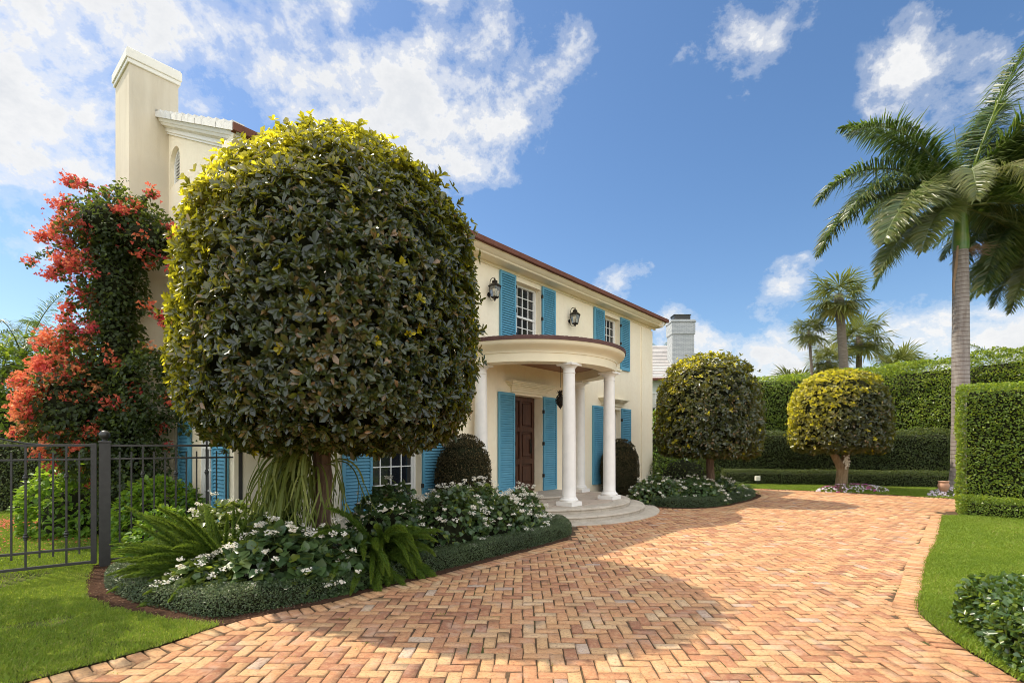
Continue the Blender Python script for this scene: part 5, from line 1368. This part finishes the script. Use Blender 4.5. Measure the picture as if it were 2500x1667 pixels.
# ------------------------------------------------------------------ palms
def frond(parent, p0, az, el, L, droop, lw=.72, dens=1.0, brown=0., gap=.12, name='frond', twist_=0.):
    n = 26; d = np.array([math.cos(az) * math.cos(el), math.sin(az) * math.cos(el), math.sin(el)])
    side = np.array([-math.sin(az), math.cos(az), 0]); P = [np.array(p0, float)]; Ds = []
    for i in range(n):
        Ds.append(d); P.append(P[-1] + d * L / n); d = nrm(d - UP * (droop / n) * (.45 + 1.3 * i / n) + side * rng.normal(0, .008))
    Ds.append(d); P = np.array(P); T = nrm(np.array(Ds)); S = nrm(np.cross(T, UP + side * twist_)); U = np.cross(S, T)
    fo = Fol(); mb = MB(); mb.tube(P, np.linspace(.034, .005, len(P)) * L / 3.4, 6)
    k = int(100 * L / 3.4 * dens)
    for sg in (-1, 1):
        for pl_ in (0, 1):
            s = np.linspace(gap, .995, k) + rng.normal(0, .004, k); i = np.clip((s * n).astype(int), 0, n - 1); f = (s * n - i)[:, None]
            B = P[i] * (1 - f) + P[i + 1] * f; t, S_, U_ = T[i], S[i], U[i]
            ll = lw * np.clip(np.sin(np.clip(s * .88 + .12, 0, 1) * PI) ** .55, .25, 1) * rng.uniform(.8, 1.1, k) * L / 3.4
            up = (.42 if pl_ else -.12) + rng.normal(0, .24, k)
            D0 = nrm(S_ * sg + t * (.42 + .5 * s[:, None] ** 2) + U_ * up[:, None]); G = np.array([0, 0, -1.])
            M1 = B + D0 * (ll * .5)[:, None] + G * (ll * .07)[:, None]; D1 = nrm(D0 + G * rng.uniform(.35, 1.1, k)[:, None]); E = M1 + D1 * (ll * .52)[:, None]
            W_l = nrm(np.cross(D0, U_ * .8 + t * .5 + rng.normal(0, .2, (k, 3)))) * (.0165 * L / 3.4)
            V = np.stack([B - W_l * .45, B + W_l * .45, M1 + W_l, M1 - W_l], 1); V2 = np.stack([M1 - W_l, M1 + W_l, E + W_l * .08, E - W_l * .08], 1)
            r_ = np.clip(.42 + .25 * rng.normal(size=k), 0, 1); tn = np.clip(brown + rng.uniform(-.15, .15, k) + (rng.random(k) < .06) * .4, 0, 1)
            fo.add(V, LEAF4, 0, r_, tn); fo.add(V2, LEAF4, 0, r_, np.clip(tn + .1, 0, 1))
    fo.raw(mb.v, [f for f in mb.f if len(f) == 4], 1)
    return fo.build(name, [M['frond'], M['rachis']], parent)
def royal(loc, label, H_, fr, r0=.31, shaft=True, extras=True):
    e = empty('royal_palm', (loc[0], loc[1], 0), 0, label, 'palm', 'royal palms by the hedge')
    q = MB(); zz = np.linspace(0, H_, 30); rr_ = np.interp(zz / H_, [0, .04, .10, .35, .6, .9, 1], [r0 * 1.22, r0 * 1.02, r0 * .84, r0 * .74, r0 * .72, r0 * .66, r0 * .62])
    q.lathe([(a * (1 + .012 * math.sin(i * 2.1)), z) for i, (a, z) in enumerate(zip(rr_, zz))], 28); q.build('trunk', M['palm_trunk'], e, True)
    q = MB(); q.lathe([(r0 * .66, H_ - .01), (r0 * .72, H_ + .18), (r0 * .62, H_ + .7), (r0 * .46, H_ + 1.25), (r0 * .30, H_ + 1.6), (.01, H_ + 1.75)], 22); q.build('crownshaft', M['shaft'], e, True)
    for az, el, L, dr_, br in fr:
        a = R(az); frond(e, (.10 * math.cos(a), .10 * math.sin(a), H_ + 1.42 + .3 * math.sin(R(el))), a, R(el), L, dr_, brown=br)
    if extras:
        q = MB(); q.tube([(0, 0, H_ + 1.4), (-.03, 0, H_ + 2.6), (-.22, 0, H_ + 4.0)], [.03, .022, .006], 6); q.build('spear_leaf', M['rachis'], e)
        q = MB()
        for i in range(46):
            a = rng.normal(-.1, .55); L = rng.uniform(.35, .85); d = nrm(np.array([math.cos(a), math.sin(a), rng.normal(.0, .35)])); p = [np.array([.2, 0, H_ + .02])]
            for j in range(6): p.append(p[-1] + d * L / 6); d = nrm(d + rng.normal(0, .12, 3) - UP * .08)
            q.tube(p, np.linspace(.007, .003, 7), 4)
        q.build('flower_stalk', M['dry'], e)
        q = MB(); q.tube([(-.20, -.12, H_ + .1), (-.27, -.14, H_ - .5), (-.36, -.15, H_ - 1.1), (-.34, -.15, H_ - 1.5)], [.03, .05, .035, .01], 5); q.build('dry_sheath', M['dry'], e)
    return e
royal((14.25, 16.0), 'tall royal palm with a grey ringed trunk beside the near hedge', 7.75,
      [(184, 60, 4.5, 1.75, .0), (172, 42, 4.8, 1.9, .03), (176, 22, 5.0, 2.0, .10), (205, 6, 4.8, 1.5, .16), (192, -14, 4.0, 1.2, .22), (200, 16, 4.4, 2.1, .18), (186, 30, 4.4, 1.9, .05), (214, -10, 3.6, 1.3, .25), (-3, 72, 5.4, .55, .0), (25, 66, 4.8, .9, .0), (12, 50, 5., 1.3, .0), (-22, 46, 5., 1.4, .02), (42, 42, 4.6, 1.5, .02), (-40, 58, 4.6, 1.3, .0), (150, 62, 4.6, 1.1, .0), (275, 36, 3.1, 3.4, .55), (145, -24, 3.1, 1.2, .05), (-8, 34, 4.4, 1.6, .02), (-28, 10, 4.2, 1.6, .06), (28, 22, 4.0, 1.7, .05), (60, 50, 3.6, 1.6, .02), (105, 46, 3.6, 1.7, .02),
       (320, -8, 3.8, 1.3, .12), (8, -10, 3.8, 1.3, .10), (235, 30, 3.3, 2.6, .25), (-12, 54, 4.2, 1.2, .02)])
royal((18.3, 16.9), 'royal palm standing outside the frame at right, only its drooping fronds showing', 7.6,
      [(178, 46, 3.8, 1.7, .0), (168, 20, 3.8, 1.8, .05), (195, 8, 3.9, 1.9, .08), (186, -20, 3.4, 1.3, .15), (212, -30, 3.2, 1.1, .2), (160, -28, 3.2, 1.0, .1), (225, 25, 3.4, 2.0, .1), (200, 34, 3.8, 1.8, .03), (250, 10, 3.4, 1.8, .1), (300, 30, 3.4, 1.8, .05), (20, 30, 3.5, 1.7, .05), (80, 40, 3.5, 1.7, .05), (130, 35, 3.5, 1.7, .05), (175, -42, 3.2, .8, .2), (184, -55, 3.2, .5, .3), (190, -8, 4.2, 1.7, .1), (176, 62, 4.4, 1.5, .0), (200, 55, 4.2, 1.6, .0), (182, 14, 4.2, 2.1, .08), (196, -40, 3.4, .7, .3), (170, -15, 3.8, 1.4, .1)], extras=False)

def fan_palm(loc, label, H_, nfan, rad, lean=(0, 0), name='fan_palm', group='fan palms beyond the hedge', young=.1, tr=.16, seg=26):
    e = empty(name, (loc[0], loc[1], 0), 0, label, 'palm', group)
    q = MB(); zz = np.linspace(0, H_, 14); P = np.stack([lean[0] * (zz / H_) ** 1.6, lean[1] * (zz / H_), zz], 1); q.tube(P, np.interp(zz / H_, [0, .1, .85, .95, 1], [tr * 1.3, tr, tr * .85, tr * 1.15, tr * .9]), 12); q.build('trunk', M['fan_bark'], e, True)
    top = P[-1]; fo = Fol(); mb = MB()
    for i in range(nfan):
        az = i * 2.4 + rng.normal(0, .2); el = .95 - 2.05 * (i / nfan) + rng.normal(0, .12); d = np.array([math.cos(az) * math.cos(el), math.sin(az) * math.cos(el), math.sin(el)])
        pl_ = rad * rng.uniform(.40, .62); c_ = top + d * pl_ - UP * .12 * pl_; mb.tube([top, top + d * pl_ * .5, c_], [.022, .016, .012], 5)
        side = nrm(np.cross(d, UP + .01)); upv = nrm(np.cross(side, d)); fr_ = rad * rng.uniform(.62, .85)
        th = np.linspace(-2.3, 2.3, seg); D0 = nrm(d * np.cos(th)[:, None] + side * np.sin(th)[:, None] + upv * (.22 * np.cos(th * 2)[:, None]) + rng.normal(0, .04, (seg, 3)))
        ll = fr_ * (.72 + .28 * np.cos(th * .6)) * rng.uniform(.9, 1.08, seg); Wv = nrm(np.cross(D0, upv + rng.normal(0, .1, (seg, 3)))) * (fr_ * .036)
        B = np.repeat(c_[None], seg, 0); M1 = B + D0 * (ll * .55)[:, None]; E = M1 + nrm(D0 - UP * rng.uniform(.15, .9, seg)[:, None]) * (ll * .47)[:, None]
        dead = .75 if i > nfan * .86 else 0; r_ = np.clip(.45 + .25 * rng.normal(size=seg), 0, 1); tn = np.clip(dead + young * rng.random(seg) + .1 * rng.random(), 0, 1)
        fo.add(np.stack([B - Wv * .1, B + Wv * .1, M1 + Wv, M1 - Wv], 1), LEAF4, 0, r_, tn); fo.add(np.stack([M1 - Wv, M1 + Wv, E + Wv * .06, E - Wv * .06], 1), LEAF4, 0, r_, tn)
    fo.raw(mb.v, [f for f in mb.f if len(f) == 4], 1)
    fo.build('crown', [M['fan'], M['rachis']], e); return e
fan_palm((17.35, 26), 'fan palm with the thickest trunk of the group above the hedge', 9.3, 22, 1.55, (-.5, 0), tr=.23)
fan_palm((16.3, 27), 'slim small fan palm left of the thick trunked one', 7.7, 20, 1.0, (-.4, 0), tr=.08, young=.3)
fan_palm((19.9, 29), 'dark fan palm crown just right behind the thick trunked palm', 7.8, 24, 1.65, (.1, 0), tr=.18)
fan_palm((17.9, 28.5), 'lower fan palm with yellowish crown between the palm trunks', 6.4, 24, 1.25, (.0, 0), tr=.12, young=.35)
fan_palm((24.6, 32), 'distant round headed palm peeking over the rounded hedge', 6.6, 30, 1.6, (0, 0), tr=.2)
fan_palm((16.9, 30), 'bushy palm low behind the hedge below the palm group', 5.0, 28, 1.5, (0, 0), tr=.2, young=.2)
def feather_palm(loc, label, H_, nf, L, lean=(0, 0), stems=1, brown=.05, tr=.12, droop=1.6, up=1.2, name='feather_palm'):
    e = empty(name, (loc[0], loc[1], 0), 0, label, 'palm')
    for s_ in range(stems):
        ox, oy = (0, 0) if stems == 1 else (rng.normal(0, .8), rng.normal(0, .5)); h = H_ * (1 if s_ == 0 else rng.uniform(.4, .95))
        q = MB(); q.tube([(ox * .4, oy * .4, 0), (ox * .7, oy * .7, h * .5), (ox, oy, h)], [tr * 1.2, tr, tr * .8], 9); q.build('trunk', M['fan_bark'], e, True)
        for i in range(nf): frond(e, (ox, oy, h), i * 2.4 + rng.normal(0, .2), up - 1.35 * i / nf + rng.normal(0, .1), L * rng.uniform(.8, 1.1), droop * rng.uniform(.8, 1.2), lw=.62, dens=.62, brown=brown)
feather_palm((11.4, 38), "palm behind the neighbour's chimney", 7.9, 11, 2.6)
feather_palm((28.4, 29), 'feathery palm at the far right edge beyond the hedges', 5.6, 12, 2.8, brown=.15)
feather_palm((-14.0, 14.2), 'clump of yellow-green feather palms at the left edge beyond the orange flowers', 3.9, 9, 2.2, stems=9, brown=.12, tr=.06)

# ------------------------------------------------------------------ bedding flowers, orchid, garden pot, spike light
def bedding(loc, r, label, n=26, seedw=.5):
    e = empty('bedding_flowers', (loc[0], loc[1], 0), 0, label, 'flowers', 'pink and white bedding flowers')
    P, O = mound_pts(900, r, .24); A = nrm(O + unit_rand(900)); N = nrm(O + UP + unit_rand(900) * .5); fo = Fol(); fo.add(leaf4(P, A, N, rng.uniform(.03, .06, 900), rng.uniform(.02, .04, 900)), LEAF4); fo.build('foliage', M['hedge'], e)
    fo = Fol(); k = 420; P, O = mound_pts(k, (r[0] * 1.05, r[1] * 1.05), .27); hue = np.clip(np.where(lump(P, 3.2, seedw) > seedw * .4 - .2, rng.uniform(.5, 1, k), rng.uniform(0, .5, k)), 0, 1)
    p = np.repeat(P, 5, 0); F = np.repeat(nrm(O + unit_rand(k) * .4 - np.array([0, .3, 0])), 5, 0); B1 = nrm(np.cross(F, np.array([.3, .5, .81]))); B2 = np.cross(F, B1); ph = np.tile(np.arange(5) * 1.2566, k)
    A = nrm(B1 * np.cos(ph)[:, None] + B2 * np.sin(ph)[:, None] + F * .2); fo.add(leaf4(p, A, F, np.full(5 * k, .028), np.full(5 * k, .026)), LEAF4, 0, np.repeat(hue, 5)); fo.build('flowers', M['impatiens'], e)
bedding((11.5, 17.0), (1.15, .40), 'pink and white flowers round the forked trunk of the golden round tree', seedw=.6)
bedding((13.55, 15.45), (.75, .35), 'pale pink and white flowers at the foot of the royal palm', seedw=-1.)
fo = Fol(); k = 60; P = np.stack([rng.normal(11.33, .05, k), rng.normal(17.05, .03, k), rng.normal(1.02, .12, k)], 1); p = np.repeat(P, 4, 0); F = nrm(np.array([0, -1, .2]) + np.repeat(unit_rand(k), 4, 0) * .5); B1 = nrm(np.cross(F, UP)); B2 = np.cross(F, B1); ph = np.tile(np.arange(4) * PI / 2, k)
fo.add(leaf4(p, nrm(B1 * np.cos(ph)[:, None] + B2 * np.sin(ph)[:, None]), F, np.full(4 * k, .035), np.full(4 * k, .03)), LEAF4); o = fo.build('orchid', M['petal']); tag(o, 'small white orchid spray tied to the forked tree trunk', 'orchid')
pot = empty('garden_pot', (13.15, 15.35, 0), 0, 'small terracotta urn standing in the flowers at the palm foot', 'pot')
q = MB(); q.lathe([(.001, 0), (.10, .0), (.10, .03), (.06, .08), (.07, .14), (.13, .26), (.15, .36), (.12, .42), (.145, .47), (.13, .48), (.10, .44)], 20); q.build('urn', M['terracotta'], pot, True)
q = MB(); q.lathe([(.001, .44), (.105, .44)], 16); q.build('potting_soil', M['mulch'], pot)
lt = empty('spike_light', (9.55, 19.6, 0), .2, 'small pale garden spike light on the back lawn strip before the low hedge', 'garden light')
q = MB(); q.tube([(0, 0, 0), (0, 0, .2)], .012, 6); q.build('spike', M['iron'], lt)
q = MB(); q.cbox(-.09, .09, -.05, .05, .18, .36, .01); q.build('lamp_head', M['trim'], lt)
# overhead wires far off to the left
for h in (9.6, 8.2):
    q = MB(); t = np.linspace(0, 1, 14); q.tube(np.stack([-62 + 50 * t, 40 + 6 * t, h - 1.6 * t - 1.2 * np.sin(t * PI)], 1), .012, 4); o = q.build('utility_wire', M['iron']); tag(o, 'thin utility wire crossing the sky at left, %s of the two' % ('upper' if h > 9 else 'lower'), 'wire', 'overhead wires')
# ------------------------------------------------------------------ sky with clouds, sun, camera
W = bpy.data.worlds.new('World'); SC.world = W; W.use_nodes = True
t = NT(W.node_tree); bgn = t.N['Background']
sky = t.n('ShaderNodeTexSky'); sky.sky_type = 'NISHITA'; sky.sun_disc = False
sky.sun_elevation = SUN_EL; sky.sun_rotation = math.atan2(TO_SUN[0], TO_SUN[1])
sky.air_density = 1.0; sky.dust_density = .6; sky.ozone_density = 2.2
tc = t.n('ShaderNodeTexCoord'); D = tc.outputs['Generated']
nv = t.n('ShaderNodeVectorMath'); nv.operation = 'NORMALIZE'; t.L.new(D, nv.inputs[0]); D = nv.outputs[0]
def dirv(px, py):
    v = np.array([(px * 1.063 - 1250) / 1230, 1, (1084 - py * 1.063) / 1230]); return v / np.linalg.norm(v)
# (x, y) in the photo's 2352 px view, angular size, weight
blobs = [(60, 60, .17, .62), (240, 120, .17, .62), (430, 60, .15, .60), (560, 160, .11, .52), (640, 40, .09, .45), (200, -140, .30, .6), (500, -160, .20, .5), (20, 200, .04, .4), (730, 110, .05, .35), (470, 260, .10, .6), (560, 230, .09, .5), (430, 170, .08, .35),
         (850, 290, .07, .48), (930, 320, .07, .48), (1010, 340, .08, .52), (1100, 290, .07, .5), (1110, 380, .07, .5), (1190, 270, .055, .42), (1250, 200, .05, .42), (1290, 150, .045, .40), (1330, 120, .04, .24), (900, 200, .045, .36), (960, 130, .04, .36), (1000, 10, .06, .36), (1180, 10, .06, .36), (1160, 90, .04, .28), (1130, 150, .04, .24),
         (1690, 40, .07, .28), (1710, 110, .06, .28), (1640, 170, .06, .24), (1730, 190, .05, .26), (1560, 195, .05, .24), (1800, 20, .06, .18), (2080, 140, .055, .20), (2160, 80, .055, .21), (2060, 190, .045, .18), (2120, 200, .05, .17), (2250, 190, .08, .24), (2340, 160, .07, .26), (1700, 250, .05, .18),
         (1410, 660, .032, .55), (1440, 630, .022, .45), (1475, 620, .020, .5), (1520, 740, .035, .7), (1580, 770, .045, .8), (1640, 800, .045, .8), (1540, 830, .05, .8), (1800, 655, .035, .5), (1755, 690, .03, .48), (1840, 640, .035, .42), (1760, 760, .04, .4), (1780, 830, .05, .8), (1850, 800, .045, .75), (1950, 800, .045, .6), (2050, 800, .04, .5), (2150, 775, .045, .75), (2240, 790, .05, .75), (2340, 790, .05, .6), (2000, 870, .09, .7), (2250, 870, .09, .7), (1700, 870, .05, .5),
         (150, 330, .07, .2), (70, 560, .08, .12)]
acc = None
for x, y, s, wgt in blobs:
    d = dirv(x, y)
    dn = t.n('ShaderNodeVectorMath'); dn.operation = 'DISTANCE'; t.L.new(D, dn.inputs[0]); dn.inputs[1].default_value = d
    g = t.math('MULTIPLY', t.math('POWER', t.math('MULTIPLY', dn.outputs['Value'], 1 / s), 2.0), -1.0)
    g = t.math('MULTIPLY', t.math('EXPONENT', g), wgt)
    acc = g if acc is None else t.math('ADD', acc, g)
# unseen cloud behind and above the camera, added and brightened to fill shade
acc = t.math('MINIMUM', acc, .92)
sxyz = t.n('ShaderNodeSeparateXYZ'); t.L.new(D, sxyz.inputs[0])
mr = t.n('ShaderNodeMapRange'); mr.inputs[1].default_value = .10; mr.inputs[2].default_value = -.25; t.L.new(sxyz.outputs[1], mr.inputs[0])
mr2 = t.n('ShaderNodeMapRange'); mr2.inputs[1].default_value = .70; mr2.inputs[2].default_value = .82; t.L.new(sxyz.outputs[2], mr2.inputs[0])
back = t.math('MAXIMUM', mr.outputs[0], mr2.outputs[0])
acc = t.math('MAXIMUM', acc, t.math('MULTIPLY', back, .86))
mp = t.n('ShaderNodeMapping'); mp.inputs['Rotation'].default_value = (.3, .5, .2); mp.inputs['Scale'].default_value = (1., 1., 1.25); t.L.new(D, mp.inputs[0])
n1 = t.noise(mp.outputs[0], 5.0, 12, .64, .12)
n2 = t.noise(mp.outputs[0], 18.0, 10, .66, .2)
nn_ = t.math('ADD', t.math('MULTIPLY', n1, .72), t.math('MULTIPLY', n2, .28))
dens = t.math('ADD', acc, t.math('MULTIPLY', t.math('SUBTRACT', nn_, .5), 5.2))
dens = t.math('MULTIPLY', dens, t.math('MINIMUM', t.math('MULTIPLY', acc, 5.), 1.0))
cov = t.ramp(dens, [(.28, 0.), (.55, .22), (.85, .66), (1.2, .97)], 'EASE')
body = t.math('SUBTRACT', dens, t.math('MULTIPLY', t.noise(mp.outputs[0], 9.0, 6, .6), .9))
ccol = t.ramp(body, [(-.0, (1.0, .995, .98)), (.45, (.95, .95, .95)), (1.0, (.80, .82, .85))])
sc_ = t.n('ShaderNodeVectorMath'); sc_.operation = 'SCALE'; t.L.new(ccol, sc_.inputs[0]); t.L.new(t.math('MULTIPLY', t.math('ADD', t.math('MULTIPLY', back, 1.9), 1.), CLOUD), sc_.inputs['Scale'])
hs = t.n('ShaderNodeHueSaturation'); hs.inputs['Saturation'].default_value = SKYSAT; hs.inputs['Value'].default_value = SKYVAL; hs.inputs['Hue'].default_value = SKYHUE; t.L.new(sky.outputs[0], hs.inputs['Color'])
mx = t.mix(cov, hs.outputs[0], sc_.outputs[0])
t.L.new(mx, bgn.inputs['Color']); bgn.inputs['Strength'].default_value = SKYSTR

sun = bpy.data.lights.new('sun', 'SUN'); sun.energy = SUNSTR; sun.angle = R(.55); sun.color = (1., .90, .72)
so = bpy.data.objects.new('sun', sun); C.objects.link(so); so.rotation_euler = Vector(-TO_SUN).to_track_quat('-Z', 'Y').to_euler(); so.location = (-20, 10, 40)

cam = bpy.data.cameras.new('camera'); co = bpy.data.objects.new('camera', cam); C.objects.link(co)
cam.sensor_width = 36; cam.lens = 1230 / 2500 * 36; cam.shift_y = (1084 - 833.5) / 2500; cam.clip_end = 3000; cam.clip_start = .05
co.location = (0, 0, 1.6); co.rotation_euler = (PI / 2, 0, 0); SC.camera = co
vs = SC.view_settings; vs.view_transform = 'Standard'; vs.look = 'None'; vs.gamma = 1; vs.exposure = EXPO; vs.use_curve_mapping = False
cy = SC.cycles; cy.use_denoising = True
try:
    cy.denoiser = 'OPENIMAGEDENOISE'; cy.denoising_input_passes = 'RGB_ALBEDO_NORMAL'; cy.denoising_prefilter = 'ACCURATE'
except Exception: pass
cy.max_bounces = 8; cy.diffuse_bounces = 5; cy.transmission_bounces = 4; cy.transparent_max_bounces = 6; cy.sample_clamp_indirect = 8
cy.filter_width = .95
cy.use_adaptive_sampling = True; cy.adaptive_threshold = .01
